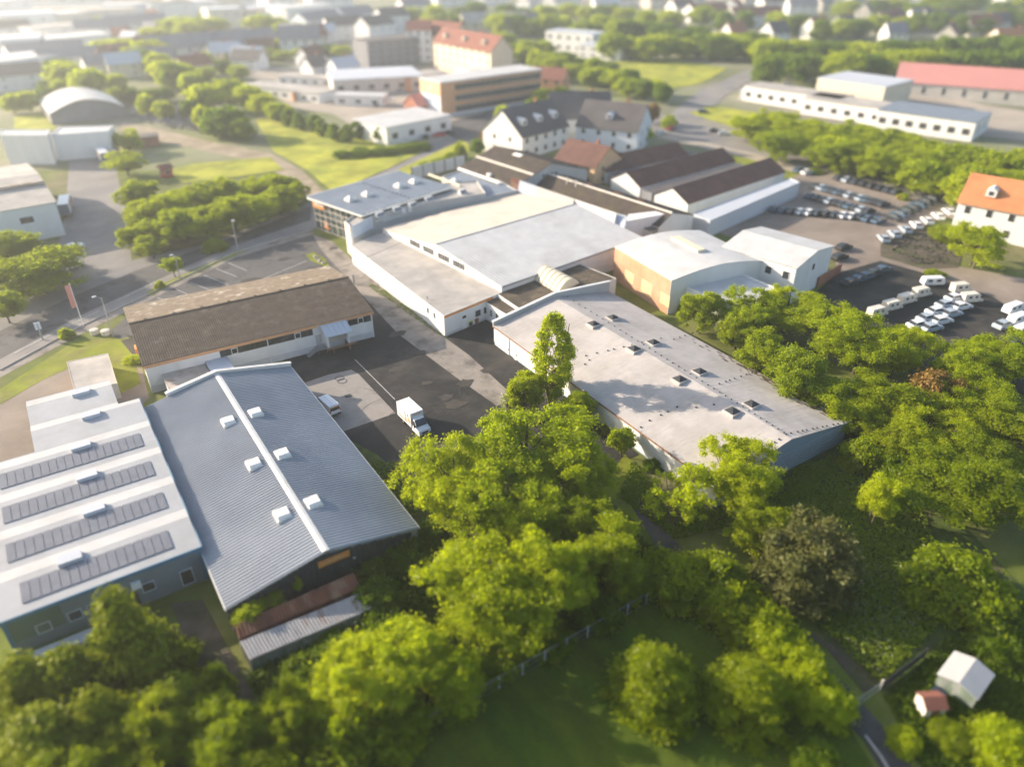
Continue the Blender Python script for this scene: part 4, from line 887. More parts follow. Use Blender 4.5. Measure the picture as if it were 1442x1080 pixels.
# driveway gate
p, q = W(498.5, 400.5), W(527.5, 394.5)
t = thing('driveway_gate', 'open mesh driveway gate between the brown-roofed hall and the annex', 'gate', (p.x, p.y, .15)); d = q-p; L = d.length; t.rotation_euler.z = math.atan2(d.y, d.x)
MB().box(-.18, .18, -.18, .18, 0, 2.1).build('post', 'steel', t); MB().box(L-.18, L+.18, -.18, .18, 0, 2.3).build('post', 'darkframe', t)
m = MB().tube((.2, 0, 1.75), (L-.2, 0, 1.75), .04).tube((.2, 0, .15), (L-.2, 0, .15), .04)
for k in range(28): x = .3+k*(L-.6)/27; m.tube((x, 0, .15), (x, 0, 1.75), .016, n=4)
m.build('grid', 'steel', t); MB().box(L*.3, L*.45, -.03, .03, 1.3, 1.6).build('sign_plate', 'whitepaint', t)
# fence around the lawn
fp = [(909.5, 851), (884, 868), (856, 882), (828, 899), (798, 915), (769, 931), (736, 950), (704, 967), (672, 985), (634, 1005), (598, 1026), (560, 1050), (521, 1073)]
a, b = W(*fp[0]), W(*fp[-1]); t = thing('mesh_fence', 'long wire mesh fence with grey posts between bushes and the shaded lawn', 'fence', (b.x, b.y, .08)); d = a-b; L = d.length+0; t.rotation_euler.z = math.atan2(d.y, d.x)
m = MB()
for k in range(13): x = L*k/12; MB().box(x-.05, x+.05, -.05, .05, 0, 1.75).build('post', 'plinth', t)
m.tube((-6, 0, 1.7), (L, 0, 1.7), .035).tube((-6, 0, .9), (L, 0, .9), .012).tube((-6, 0, .1), (L, 0, .1), .012)
for k in range(int((L+6)/.22)): x = -6+k*.22; m.tube((x, 0, .1), (x, 0, 1.7), .007, n=3)
m.build('wire_mesh', 'steel', t)
# lane gate bottom right
p, q = W(1186, 1010), W(1238, 972); t = thing('lane_gate', 'grey swing gate across the lane beside the garden plots', 'gate', (p.x, p.y, .1)); d = q-p; L = d.length; t.rotation_euler.z = math.atan2(d.y, d.x)
MB().tube((0, 0, 0), (0, 0, 1.5), .09).build('post', 'plinth', t); MB().tube((L, 0, 0), (L, 0, 1.6), .1).build('post', 'palestone', t)
m = MB().tube((.1, 0, 1.3), (L-.1, 0, 1.3), .04).tube((.1, 0, .2), (L-.1, 0, .2), .04).tube((.1, 0, .2), (L*.5, 0, 1.3), .025).tube((L*.5, 0, .2), (L*.5, 0, 1.3), .03)
for k in range(30): x = .15+k*(L-.3)/29; m.tube((x, 0, .2), (x, 0, 1.3), .010, n=4)
m.build('grid', 'steel', t)
p, q = W(1240, 972), W(1300, 926)
t = thing('garden_fence', 'dark low garden fence running right from the lane gate', 'fence', (p.x, p.y, .1)); d = q-p; L = d.length; t.rotation_euler.z = math.atan2(d.y, d.x)
MB().box(0, L, -.03, .03, .1, 1.3).build('panel', 'darkframe', t)
for k in range(4): MB().box(L*k/3-.05, L*k/3+.05, -.06, .06, 0, 1.45).build('post', 'darkframe', t)
# cable over the annex roof
a, b = W(574, 337, 6.8), W(420, 396, 4.6); m = MB(); n = 16; pts = [tuple(a+(b-a)*(k/n)-Vector((0, 0, 1.1*4*(k/n)*(1-k/n)*.5))) for k in range(n+1)]
tag(m.path(pts, .035, 5).build('overhead_cable', 'darkframe'), 'thin dark overhead cable crossing the annex roof to the driveway', 'cable')
# garden sheds bottom right
def shed(name, label, px, py, w, d, h, rh, deg, wallm, roofm, cat='shed'):
    p = W(px, py); t = thing(name, label, cat, (p.x, p.y, .08), deg)
    MB().extx([(-d/2, 0), (d/2, 0), (d/2, h), (0, h+rh), (-d/2, h)], -w/2, w/2).build('wall', wallm, t)
    for s in (-1, 1): MB().slab((-w/2-.15, s*(d/2+.15), h-.02), (w/2+.15, s*(d/2+.15), h-.02), (w/2+.15, 0, h+rh+.08), (-w/2-.15, 0, h+rh+.08), .06).build('roof', roofm, t)
    MB().box(-.4, .4, -d/2-.04, -d/2, 0, min(1.9, h)).build('door', 'wood', t); return t
shed('greenhouse', 'white-roofed garden greenhouse in the shady plots at lower right', 1352, 966, 4.0, 3.6, 1.8, .5, 8, 'oldgreen', 'greywall', 'greenhouse')
shed('garden_shed', 'small shed with reddish roof between the lane and the greenhouse', 1306, 1000, 2.0, 1.8, 1.5, .5, -30, 'palestone', 'redroof')
p = W(1318, 985); tag(MB().tube((0, 0, 0), (0, 0, 1.1), .7, n=14).tube((0, 0, 1.1), (0, 0, 1.16), .72, n=14).build('water_butt', 'cardark', None, (p.x, p.y, .05)), 'dark round water butt behind the small reddish shed', 'water butt')
p = W(1382, 890); t = thing('garden_grill', 'bluish garden barrel on legs beside the hedge at the right', 'barrel', (p.x, p.y, .05)); MB().tube((-.5, 0, .9), (.5, 0, .9), .4, n=12).build('drum', 'carblue', t)
for s in (-.35, .35): MB().tube((s, -.2, 0), (s, 0, .8), .04).build('leg', 'steel', t)
# ================================================================== TREES
def leaf_mesh(name, cen, rad, n_each, leaf, m, seed, up=.35, squash=(1, 1, .8), clip0=True, elong=1.25):
    """leaf faces spread over clumps: cen (N,3) clump centres, rad (N,) clump radii"""
    g = np.random.default_rng(seed); N = len(cen); K = np.repeat(np.arange(N), n_each); T = len(K)
    d = g.normal(size=(T, 3)); d[:, 2] += up; d /= np.linalg.norm(d, axis=1)[:, None]
    r = rad[K]*np.minimum(1.45, np.abs(g.normal(.55, .38, T)))
    p = cen[K]+d*r[:, None]*np.array(squash)
    nrm = d+g.normal(size=(T, 3))*.75; nrm /= np.linalg.norm(nrm, axis=1)[:, None]
    a = np.cross(nrm, g.normal(size=(T, 3))); a /= np.linalg.norm(a, axis=1)[:, None]; b = np.cross(nrm, a)
    s = leaf*(.6+.8*g.random(T))[:, None]*.5; a = a*s*elong; b = b*s
    V = np.empty((T, 4, 3)); V[:, 0] = p-a; V[:, 1] = p+b*.8-a*.1; V[:, 2] = p+a; V[:, 3] = p-b*.8-a*.1
    if clip0: V = V[V[:, :, 2].min(1) > .05]
    T = len(V); me = bpy.data.meshes.new(name); me.vertices.add(T*4); me.loops.add(T*4); me.polygons.add(T)
    me.vertices.foreach_set('co', V.reshape(-1).astype(np.float32)); me.loops.foreach_set('vertex_index', np.arange(T*4, dtype=np.int32))
    me.polygons.foreach_set('loop_start', np.arange(0, T*4, 4, dtype=np.int32)); me.update(calc_edges=True); me.materials.append(MATS[m]); return me
def trunk_mesh(cen, H, r0, m, nb, seed, lean=.0, z0=.25, multi=1):
    random.seed(seed); b = MB()
    for k in range(multi):
        a = 2*math.pi*k/multi+.5; off = Vector((math.cos(a), math.sin(a), 0))*(.0 if multi == 1 else .35); top = Vector((math.cos(a)*(0 if multi == 1 else H*.16)+lean, math.sin(a)*(0 if multi == 1 else H*.16), H*.85))
        pts = [off+(top-off)*f+Vector((random.uniform(-.12, .12), random.uniform(-.12, .12), 0))*(f > 0) for f in (0, .3, .55, .8, 1)]
        for q, (u, v) in enumerate(zip(pts, pts[1:])): b.tube(u, v, r0*(1-.2*q), r0*(1-.2*(q+1)), 7)
        for c in random.sample(list(cen), min(nb//multi, len(cen))):
            c = Vector(c); f = min(.8, max(z0, (c.z/H)*random.uniform(.4, .7))); s = off+(top-off)*f; mid = s+(c-s)*.5+Vector((0, 0, -.15*(c-s).length*.4)); b.tube(s, mid, r0*.42, r0*.26, 5); b.tube(mid, c, r0*.26, r0*.07, 5)
    return b
def blob_centres(n, seed, rx, z0, z1, shell=.62, shape='round'):
    g = np.random.default_rng(seed); out = []
    while len(out) < n:
        d = g.normal(size=3); d /= np.linalg.norm(d); q = shell+(1-shell)*g.random(); p = d*q
        if shape == 'round': x, y, z = p*np.array([rx, rx, (z1-z0)/2]); z += (z0+z1)/2
        elif shape == 'dome':
            p[2] = abs(p[2])*1.25-.25; x, y, z = p[0]*rx, p[1]*rx, z0+(z1-z0)*(p[2]+.25)/1.25*.95
        elif shape == 'column':
            z = z0+(z1-z0)*g.random(); f = math.sin(math.pi*min(.97, .12+.86*(z-z0)/(z1-z0)))**.7; a = g.random()*6.283; rr = rx*f*(.3+.7*g.random()**.5); x, y = rr*math.cos(a), rr*math.sin(a)
        elif shape == 'cone':
            f = g.random()**1.5; z = z0+(z1-z0)*f; a = g.random()*6.283; rr = rx*(1-f)*(.45+.6*g.random()); x, y = rr*math.cos(a), rr*math.sin(a); z -= .12*rr
        out.append((x, y, z))
    return np.array(out)
def lobed(nl, per, seed, rx, z0, z1, lr=(.26, .46), shell=.5):
    g = np.random.default_rng(seed+500); L = blob_centres(nl, seed, rx*.78, z0+(z1-z0)*.12, z1-(z1-z0)*.12, shell); out = []
    for c in L:
        r = rx*g.uniform(*lr)
        for _ in range(int(per*(r/(rx*.36))**2)):
            d = g.normal(size=3); d += .8*np.array([c[0]/rx, c[1]/rx, .6]); d /= np.linalg.norm(d); q = c+d*r*g.uniform(.55, 1.05)*np.array([1, 1, .85])
            if q[2] > .3: out.append(q)
    return np.array(out)
# species: key -> (height, crown radius, parent Empty with trunk and crown)
SP = {}
def species(key, H, rx, cen, rad, n_each, leaf, lm, bark='bark', r0=.28, nb=26, seed=1, multi=1, z0=.25, **kw):
    cm = leaf_mesh('crown', cen, rad, n_each, leaf, lm, seed, **kw); t = trunk_mesh(cen, H, r0, bark, nb, seed, z0=z0, multi=multi); o = t.build('trunk', bark); tm = o.data; bpy.data.objects.remove(o)
    SP[key] = (H, rx, tm, cm)
def rads(n, lo, hi, seed): return np.random.default_rng(seed).uniform(lo, hi, n)
for k, sd in (('ash', 21), ('ash2', 22), ('ash3', 23)):
    cc = lobed(26, 15, sd, 7.2, 1.2, 14.0, (.26, .42), .35); species(k, 14., 7., cc, rads(len(cc), .55, 1.25, sd), 215, .225, 'leafash', seed=sd, r0=.30, nb=50)
for k, sd in (('round', 31), ('round2', 32)):
    cc = lobed(24, 14, sd, 5.2, .6, 10.0, (.26, .42), .35); species(k, 10., 5., cc, rads(len(cc), .45, 1.0, sd), 190, .20, 'leafbush', seed=sd, r0=.24, nb=40)
cc = lobed(18, 12, 41, 5.0, 1.8, 11., (.2, .36), .5); species('light', 11., 5., cc, rads(len(cc), .4, .85, 41), 75, .27, 'leaflight', 'barkpale', .17, 60, 41, multi=3)
cc = lobed(20, 12, 42, 4.1, .5, 9.0, (.22, .4), .4); species('light2', 9., 4., cc, rads(len(cc), .4, .85, 42), 200, .185, 'leaflight', 'barkpale', .14, 36, 42, multi=2)
species('poplar', 16., 3.4, blob_centres(150, 51, 3.1, 2.0, 15.6, shape='column'), rads(150, .5, .95, 51), 260, .23, 'leafash', 'barkpale', .24, 30, 51, multi=2)
species('pine', 13., 5.5, blob_centres(130, 61, 4.8, 1.0, 12.4, .5, shape='dome'), rads(130, .7, 1.25, 61), 330, .22, 'leafpine', 'bark', .28, 26, 61, elong=2.2)
species('spruce', 14., 4.6, blob_centres(150, 71, 5.0, .8, 13.6, shape='cone'), rads(150, .6, 1.15, 71), 190, .30, 'leafspruce', 'bark', .24, 40, 71, squash=(1.25, 1.25, .5), elong=2.)
species('bush', 4., 3.4, blob_centres(100, 81, 2.8, .2, 3.5, .5, shape='dome'), rads(100, .45, .95, 81), 210, .22, 'leafbush', 'bark', .09, 12, 81)
species('darkbush', 4., 3.4, blob_centres(100, 82, 2.8, .2, 3.5, .5, shape='dome'), rads(100, .45, .95, 82), 210, .21, 'leafdark', 'bark', .09, 12, 82)
species('lightbush', 4., 3.4, blob_centres(100, 83, 2.8, .2, 3.6, .5, shape='dome'), rads(100, .45, .9, 83), 190, .21, 'leaflight', 'bark', .09, 12, 83)
species('ball', 5., 2.2, blob_centres(60, 91, 1.7, 1.7, 4.7), rads(60, .4, .7, 91), 170, .20, 'leafbush', 'bark', .10, 12, 91)
cc = blob_centres(120, 97, 2.5, .4, 7.4, .5, shape='dome'); cc[:, :2] *= (1.15-.75*(cc[:, 2:]/7.6)**2); species('yew', 8., 3.1, cc, rads(120, .5, .95, 97), 300, .19, 'leafbush', 'bark', .16, 20, 97)
species('redtree', 8., 4., blob_centres(50, 92, 3.1, 2., 7.4), rads(50, .8, 1.4, 92), 180, .4, 'leafred', 'bark', .18, 16, 92)
species('palebush', 4., 2., blob_centres(40, 93, 1.5, .4, 3.6), rads(40, .5, .8, 93), 160, .24, 'leafpale', 'bark', .07, 10, 93)
species('far', 13., 6.5, blob_centres(70, 94, 5.2, 1.4, 12., .5), rads(70, 1.3, 2.3, 94), 130, .85, 'leafash', 'bark', .30, 10, 94)
species('far2', 13., 6.5, blob_centres(70, 95, 5.2, 1., 12., .5), rads(70, 1.3, 2.3, 95), 130, .85, 'leafdark', 'bark', .30, 10, 95)
species('farcol', 13., 3., blob_centres(40, 96, 2.6, 1., 12.4, shape='column'), rads(40, .9, 1.5, 96), 120, .8, 'leafdark', 'bark', .2, 8, 96)
TNAME = {'ash': 'broadleaf_tree', 'ash2': 'broadleaf_tree', 'ash3': 'broadleaf_tree', 'round': 'broadleaf_tree', 'round2': 'broadleaf_tree', 'light': 'birch_tree', 'light2': 'birch_tree', 'poplar': 'poplar_tree', 'pine': 'pine_tree', 'spruce': 'spruce_tree',
         'bush': 'shrub', 'darkbush': 'shrub', 'lightbush': 'shrub', 'ball': 'ball_tree', 'yew': 'conical_tree', 'redtree': 'broadleaf_tree', 'palebush': 'shrub', 'far': 'broadleaf_tree', 'far2': 'broadleaf_tree', 'farcol': 'columnar_tree'}
TI = [0]
def tree(px, py, wpx, h, key, label, group=None, name=None, cf=.58, zb=0.):
    """crown centre seen at (px, py), crown width in picture units, height in metres"""
    H, rx, tm, cm = SP[key]; P = W(px, py, zb+h*cf); s = wpx/2/FPX*DIST(P)/rx; TI[0] += 1
    cat = 'shrub' if TNAME[key] == 'shrub' else 'tree'; o = thing(name or TNAME[key], label, cat, (P.x, P.y, zb), 0, group); o.rotation_euler.z = (TI[0]*2.399) % 6.283; o.scale = (s, s, h/H)
    link('trunk', tm, o); link('crown', cm, o); return o
T = tree
# --- the sharp foreground group
T(640, 672, 160, 11.5, 'ash', 'left-hand crown of the bright green tree group hiding the yard below the box truck')
T(742, 620, 190, 12, 'ash2', 'tallest bright green tree in the middle of the picture in front of the poplar')
T(808, 655, 130, 10, 'ash3', 'bright green tree right of the tallest one, beside the grey warehouse wall')
T(715, 705, 170, 11, 'ash', 'bright green tree at the lower front of the big central group')
T(779, 498, 64, 16.5, 'poplar', 'slim upright poplar rising in front of the grey warehouse roof')
T(815, 572, 52, 6, 'poplar', 'thin leafy side tree with pale gaps just right below the poplar')
T(738, 548, 66, 8, 'round', 'smaller tree half hidden on the left of the poplar')
T(722, 565, 40, 4.5, 'palebush', 'pale whitish flowering shrub at the left edge of the central trees')
T(877, 619, 50, 4.6, 'ball', 'small round-crowned standard tree beside the long grey warehouse wall', cf=.66)
T(852, 602, 16, 2.2, 'bush', 'tiny shrub against the wall of the grey warehouse')
T(918, 652, 30, 2., 'darkbush', 'dark low shrub at the foot of the grey warehouse wall')
T(955, 690, 115, 9.5, 'light', 'airy yellow-green tree with visible pale stems in front of the grey warehouse')
T(1035, 665, 130, 9.5, 'ash2', 'bright green tree covering the corner of the grey warehouse')
T(1075, 735, 105, 7.5, 'round', 'green tree between the warehouse corner and the brownish pine')
T(1145, 768, 155, 11, 'pine', 'dense brownish pine with pale shoot tips beside the wild meadow')
T(1237, 700, 60, 8, 'light2', 'small yellow-green birch standing at the top of the meadow')
T(690, 820, 215, 12, 'ash3', 'large dome-shaped bright tree in front of the central group')
T(735, 742, 85, 8.5, 'light2', 'yellowish small-leaved tree behind the large dome-shaped one')
T(785, 815, 110, 9.5, 'light2', 'yellow-green tree on the right shoulder of the large dome-shaped one')
T(855, 775, 130, 9.5, 'round', 'dark green tree between the dome-shaped tree and the lane')
T(800, 735, 110, 8, 'round2', 'dark tree in the shade behind the yellow-green trees')
T(505, 965, 150, 8, 'light2', 'yellow-green willow-like tree at lower left of the fence')
T(585, 925, 140, 8.5, 'light2', 'yellow-green willow-like tree in the middle of the fence row')
T(640, 945, 100, 7, 'lightbush', 'yellow-green shrub at the right end of the willow row')
T(470, 1040, 130, 6, 'bush', 'green shrub at the bottom of the fence row')
T(555, 1010, 120, 5, 'bush', 'dark green shrub under the willow-like trees along the fence')
for k, (x, y, w, h, sp) in enumerate(((700, 925, 90, 3, 'darkbush'), (770, 890, 90, 3, 'darkbush'), (840, 850, 90, 3.4, 'darkbush'), (885, 815, 80, 4, 'bush'), (640, 990, 60, 2.4, 'darkbush'))):
    T(x, y, w, h, sp, f'dark shrub close behind the lawn fence, {ORD[k]} counted from the lane side', 'shrubs along the lawn fence')
for k, (x, y, w, h) in enumerate(((955, 798, 125, 5.5), (1005, 812, 125, 5.5), (1040, 842, 115, 5), (1070, 872, 110, 4.8), (1096, 900, 105, 4.4), (1120, 927, 100, 4.2), (1143, 955, 95, 4), (1166, 983, 88, 3.6))):
    T(x, y, w, h, 'bush' if k < 4 else 'lightbush', f'{"dark green" if k < 4 else "lit yellow-green"} hedge bush along the lane, {ORD[k]} from the top', 'hedge bushes beside the lane')
T(1360, 700, 160, 8, 'round2', 'broad bright bush at the right end of the wild meadow')
T(1355, 815, 150, 6, 'bush', 'rounded leafy bush below the broad bright one at the right of the meadow')
T(1220, 632, 70, 5.5, 'bush', 'leafy bush touching the right corner of the grey warehouse')
T(1270, 660, 80, 5, 'darkbush', 'dark bush behind the yellow-green birch')
for k, (x, y, w, h, sp) in enumerate(((430, 960, 60, 2.4, 'darkbush'), (573, 748, 45, 4, 'lightbush'), (548, 760, 40, 4, 'bush'), (520, 790, 70, 3.5, 'darkbush'), (570, 775, 80, 4, 'darkbush'), (530, 835, 90, 4, 'darkbush'), (470, 905, 90, 2.6, 'darkbush'), (425, 945, 90, 2.4, 'darkbush'), (540, 880, 90, 3.2, 'darkbush'), (505, 770, 30, 3, 'lightbush'), (610, 745, 60, 4, 'darkbush'))):
    T(x, y, w, h, sp, ('bright' if sp == 'lightbush' else 'green' if sp == 'bush' else 'dark ivy-covered')+f' shrub growing against the blue-grey warehouse and rusty sheds, {ORD[sorted([430, 573, 548, 520, 570, 530, 470, 425, 540, 505, 610]).index(x)]} from the left', 'shrubs around the rusty sheds')
for x, y, w, h, sp, lab in ((348, 856, 52, 1.5, 'lightbush', 'bright creeper overgrowing the left end of the rust-red lean-to roof'), (382, 838, 40, 1.3, 'bush', 'green creeper in the middle of the rust-red lean-to roof'), (398, 818, 16, 1.6, 'lightbush', 'thin creeper shoot climbing the dark gable sheets'), (418, 818, 18, 1.8, 'lightbush', 'second thin creeper shoot on the dark gable sheets, further right')):
    T(x, y, w, h, sp, lab, 'creepers on the lean-to', zb=2.75)
# --- bottom left
T(178, 900, 125, 13, 'spruce', 'tall yellow-tipped spruce in front of the solar hall', cf=.5)
for k, (x, y, w, h, sp) in enumerate(((35, 965, 120, 8, 'spruce'), (100, 950, 120, 8, 'spruce'), (60, 1040, 150, 8, 'spruce'), (255, 985, 100, 7, 'spruce'), (215, 1040, 140, 7, 'round2'), (310, 1030, 120, 7, 'round'), (385, 1020, 100, 6.5, 'round2'), (300, 955, 50, 5, 'bush'), (140, 1010, 100, 8, 'spruce'), (350, 1075, 130, 6, 'round'), (130, 1080, 160, 7, 'round2'), (420, 1080, 90, 5, 'bush'))):
    T(x, y, w, h, sp, ('yellow-tipped conifer' if sp == 'spruce' else 'blurred green tree')+f' in the bottom left corner thicket, {ORD[sorted([35, 100, 60, 255, 215, 310, 385, 300, 140, 350, 130, 420]).index(x)]} from the left', 'trees of the bottom left thicket')
# --- lawn
T(922, 945, 132, 8., 'yew', 'compact conical tree with sunlit top standing on the shaded lawn')
T(1056, 962, 126, 6.8, 'yew', 'compact dark rounded tree on the lawn beside the lane hedge')
T(1150, 1065, 70, 2.5, 'darkbush', 'dark shrub at the lawn corner next to the lane')
T(1425, 1045, 95, 4, 'lightbush', 'bright yellow-green shrub in the bottom right corner')
T(1275, 1040, 50, 1.6, 'lightbush', 'low yellow-flowering shrub in the garden plot below the small reddish shed')
T(1405, 900, 70, 3, 'darkbush', 'dark shrub above the white greenhouse'); T(1440, 860, 70, 3, 'darkbush', 'dark shrub at the right edge above the greenhouse'); T(1345, 1030, 60, 2., 'bush', 'garden shrub below the greenhouse')
# --- right-hand blurred band
band = ((990, 435, 72, 9, 'round'), (1005, 390, 24, 7, 'poplar'), (1060, 440, 95, 10, 'ash'), (1110, 430, 90, 10, 'ash2'), (1160, 455, 110, 10, 'ash3'), (1215, 480, 120, 11, 'ash'), (1265, 490, 90, 10, 'ash2'), (1080, 500, 90, 9, 'round'), (1140, 530, 110, 10, 'round2'), (1195, 565, 110, 8, 'ash3'), (1250, 560, 110, 8, 'round'), (1300, 595, 120, 7, 'ash2'), (1370, 560, 120, 8, 'ash'), (1410, 500, 110, 9, 'ash3'), (1345, 515, 80, 9, 'ash2'), (1430, 600, 120, 7, 'round'), (1400, 640, 110, 6, 'round2'), (1250, 620, 90, 5.5, 'round2'), (1320, 550, 70, 8, 'redtree'), (1040, 465, 60, 7, 'round2'), (1330, 645, 90, 5, 'bush'))
xs = sorted(b[0] for b in band)
for x, y, w, h, sp in band:
    T(x, y, w, h, sp, f'blurred sunlit tree in the thick belt right of the grey warehouse, {ORD[xs.index(x)]} from the left', 'tree belt right of the grey warehouse')
T(1380, 342, 80, 10, 'light2', 'rounded yellow-green tree in front of the white house with orange roof')
T(930, 380, 50, 3.5, 'bush', 'low bush at the foot of the orange brick wall'); T(970, 425, 40, 3.5, 'bush', 'low bush at the right end of the orange brick wall'); T(893, 385, 40, 3, 'darkbush', 'dark low bush by the left end of the orange brick wall')
T(1318, 395 - 12, 30, 2, 'bush', 'small shrub in front of the scrap ground'); T(1335, 325, 50, 3.5, 'bush', 'shrub between the dealer lot and the white orange-roofed house')
T(1150, 240, 26, 1.6, 'bush', 'low trimmed hedge clump at the dealer lot entrance'); T(1272, 276, 18, 2., 'lightbush', 'small yellow shrub at the right end of the dealer lot')
# --- left
T(45, 378, 135, 8.5, 'round', 'large rounded bush mass at the left side of the street'); T(8, 345, 70, 8, 'round2', 'rounded bush at the left edge behind the large one'); T(5, 432, 50, 6, 'round2', 'dark rounded bush cut off by the left edge')
T(242, 371, 33, 4.6, 'ball', 'small ball-shaped street tree at the car park verge', cf=.7); T(302, 341, 38, 3.4, 'bush', 'half-round bush in front of the hedge across the street'); T(223, 399, 16, 1.8, 'bush', 'small round shrub on the car park verge'); T(92, 467, 22, 2.2, 'bush', 'small dark shrub on the verge by the street sign')
T(186, 505, 30, 1.2, 'lightbush', 'bright low shrub on the grass at the end of the brown-roofed hall'); 
hb = ((195, 330, 60, 8), (185, 272, 58, 10), (176, 228, 48, 9), (205, 300, 70, 10), (232, 318, 70, 10), (262, 315, 70, 10), (295, 308, 70, 10), (328, 300, 70, 10), (360, 290, 68, 10), (392, 280, 62, 9), (418, 272, 44, 7), (245, 285, 64, 10), (285, 278, 64, 10), (325, 270, 60, 10), (365, 264, 60, 9), (400, 260, 50, 8), (212, 345, 40, 7), (178, 196, 40, 9))
xs = sorted(h[0] for h in hb)
for k, (x, y, w, h) in enumerate(hb): T(x, y, w, h*.85, ('round', 'round2', 'ash')[k % 3], f'dense sunlit tree in the hedge belt across the street, {ORD[xs.index(x)]} from the left', 'hedge belt across the street')
mid = ((288, 135, 50, 11), (320, 125, 44, 10), (315, 168, 60, 11), (350, 135, 50, 10), (370, 145, 40, 9), (340, 180, 40, 8), (388, 155, 34, 7), (405, 158, 22, 6), (300, 175, 40, 8))
xs = sorted(h[0] for h in mid)
for k, (x, y, w, h) in enumerate(mid): T(x, y, w, h, ('far', 'far2')[k % 3 == 2], f'tree of the group between pale path and market yard, {ORD[xs.index(x)]} from the left', 'trees above the embankment')
for k, (x, y) in enumerate(((405, 165), (421, 170), (443, 172), (452, 178), (470, 185), (488, 187), (502, 182), (536, 188))): T(x, y, 17, 6, 'farcol', f'narrow dark columnar tree on the embankment edge, {ORD[k]} from the left', 'columnar trees on the embankment')
for k, (x, y, w) in enumerate(((480, 215, 30), (508, 212, 44), (540, 210, 44), (570, 206, 44), (590, 203, 40))): T(x, y, w, 3, 'darkbush', f'clipped dark hedge clump below the flat white hall, {ORD[k]} from the left', 'hedge below the white flat hall')
for k, (x, y, w) in enumerate(((600, 232, 30), (618, 226, 30), (636, 219, 28), (648, 208, 22))): T(x, y, w, 3 if k < 3 else 6, 'bush', f'hedge bush on the bank beside the street bend, {ORD[k]} from the left', 'hedge at the street bend')
for k, (x, y, w, h, sp) in enumerate(((672, 205, 24, 5, 'far2'), (690, 192, 34, 6, 'redtree'), (708, 160, 26, 7, 'far'), (733, 160, 26, 7, 'far'), (750, 150, 30, 8, 'far2'), (765, 138, 40, 9, 'far2'), (790, 133, 26, 8, 'far'), (893, 183, 24, 6, 'far'), (908, 188, 24, 6, 'far'), (915, 158, 34, 8, 'redtree'), (942, 172, 24, 6, 'light2'))): T(x, y, w, h, sp, f'garden tree around the dark-roofed villa, {ORD[k]} from the left', 'trees around the villa')
# belts further back: start, end, count, width, height, species, phrase
def belt(pts, w, h, sps, phrase, group, jx=5, jy=3, seed=1):
    random.seed(seed); L = []
    for (x0, y0), (x1, y1), n in pts:
        for k in range(n): f = k/max(1, n-1); L.append((x0+(x1-x0)*f+random.uniform(-jx, jx), y0+(y1-y0)*f+random.uniform(-jy, jy)))
    L.sort()
    for k, (x, y) in enumerate(L): T(x, y, w*random.uniform(.8, 1.25), h*random.uniform(.85, 1.15), random.choice(sps), f'{phrase}, {ORD[k]} from the left', group)
belt([((1060, 178), (1180, 200), 6), ((1070, 170), (1440, 235), 13), ((1180, 215), (1360, 260), 7), ((1090, 195), (1440, 262), 10)], 64, 9., ['light2', 'far', 'ash', 'light2'], 'sunny tree in the wide belt between main road and white school', 'tree belt along the main road', 8, 6, 3)
belt([((780, 95), (935, 128), 11), ((770, 80), (880, 105), 6)], 34, 8, ['far', 'far2', 'far'], 'tree in the strip between the bright lawn and the main road', 'trees by the bright lawn', 5, 4, 4)
belt([((860, 60), (1080, 70), 10), ((880, 45), (1060, 58), 8)], 46, 13, ['far', 'far2', 'far'], 'large park tree behind the bright lawn', 'park trees behind the lawn', 6, 5, 5)
belt([((1080, 92), (1440, 88), 14), ((1090, 72), (1440, 70), 12)], 54, 14, ['far', 'far2', 'far2'], 'large tree in the wood behind the red-roofed hall', 'wood behind the red-roofed hall', 6, 5, 6)
belt([((720, 75), (790, 90), 5), ((715, 60), (770, 70), 3)], 32, 10, ['far'], 'tree right of the red-roofed apartment block', 'trees by the apartment block', 4, 4, 7)
belt([((610, 30), (870, 38), 12), ((520, 20), (860, 15), 12)], 38, 14, ['far', 'far2', 'far'], 'hazy tree in the line behind the apartment block', 'tree line behind the apartments', 6, 4, 8)
belt([((880, 22), (1090, 30), 7), ((1100, 38), (1440, 30), 13), ((1200, 12), (1440, 8), 9)], 34, 14, ['far2', 'far2', 'far'], 'distant bluish tree among the houses at top right', 'trees among the far houses', 6, 6, 9)
belt([((150, 70), (225, 75), 5), ((220, 45), (300, 35), 5), ((80, 95), (125, 120), 4), ((205, 85), (270, 115), 6), ((370, 35), (415, 45), 4)], 40, 12, ['far', 'far', 'far2'], 'pale hazy tree in the sunlit quarter at top left', 'hazy trees at top left', 5, 5, 10)
belt([((10, 150), (60, 140), 3), ((60, 120), (160, 110), 6), ((150, 85), (240, 60), 6), ((240, 100), (340, 95), 5), ((300, 60), (420, 60), 6), ((420, 48), (520, 40), 5), ((90, 30), (330, 22), 7), ((200, 150), (290, 160), 4)], 26, 8, ['far', 'far2', 'far'], 'small pale hazy tree between buildings at top left', 'small hazy trees at top left', 6, 6, 15)
belt([((290, 82), (400, 75), 7), ((400, 70), (480, 75), 5), ((165, 135), (230, 130), 4)], 28, 7, ['far2', 'far'], 'hazy tree in front of the pale grey-roofed houses', 'trees before the grey roofs', 4, 4, 11)
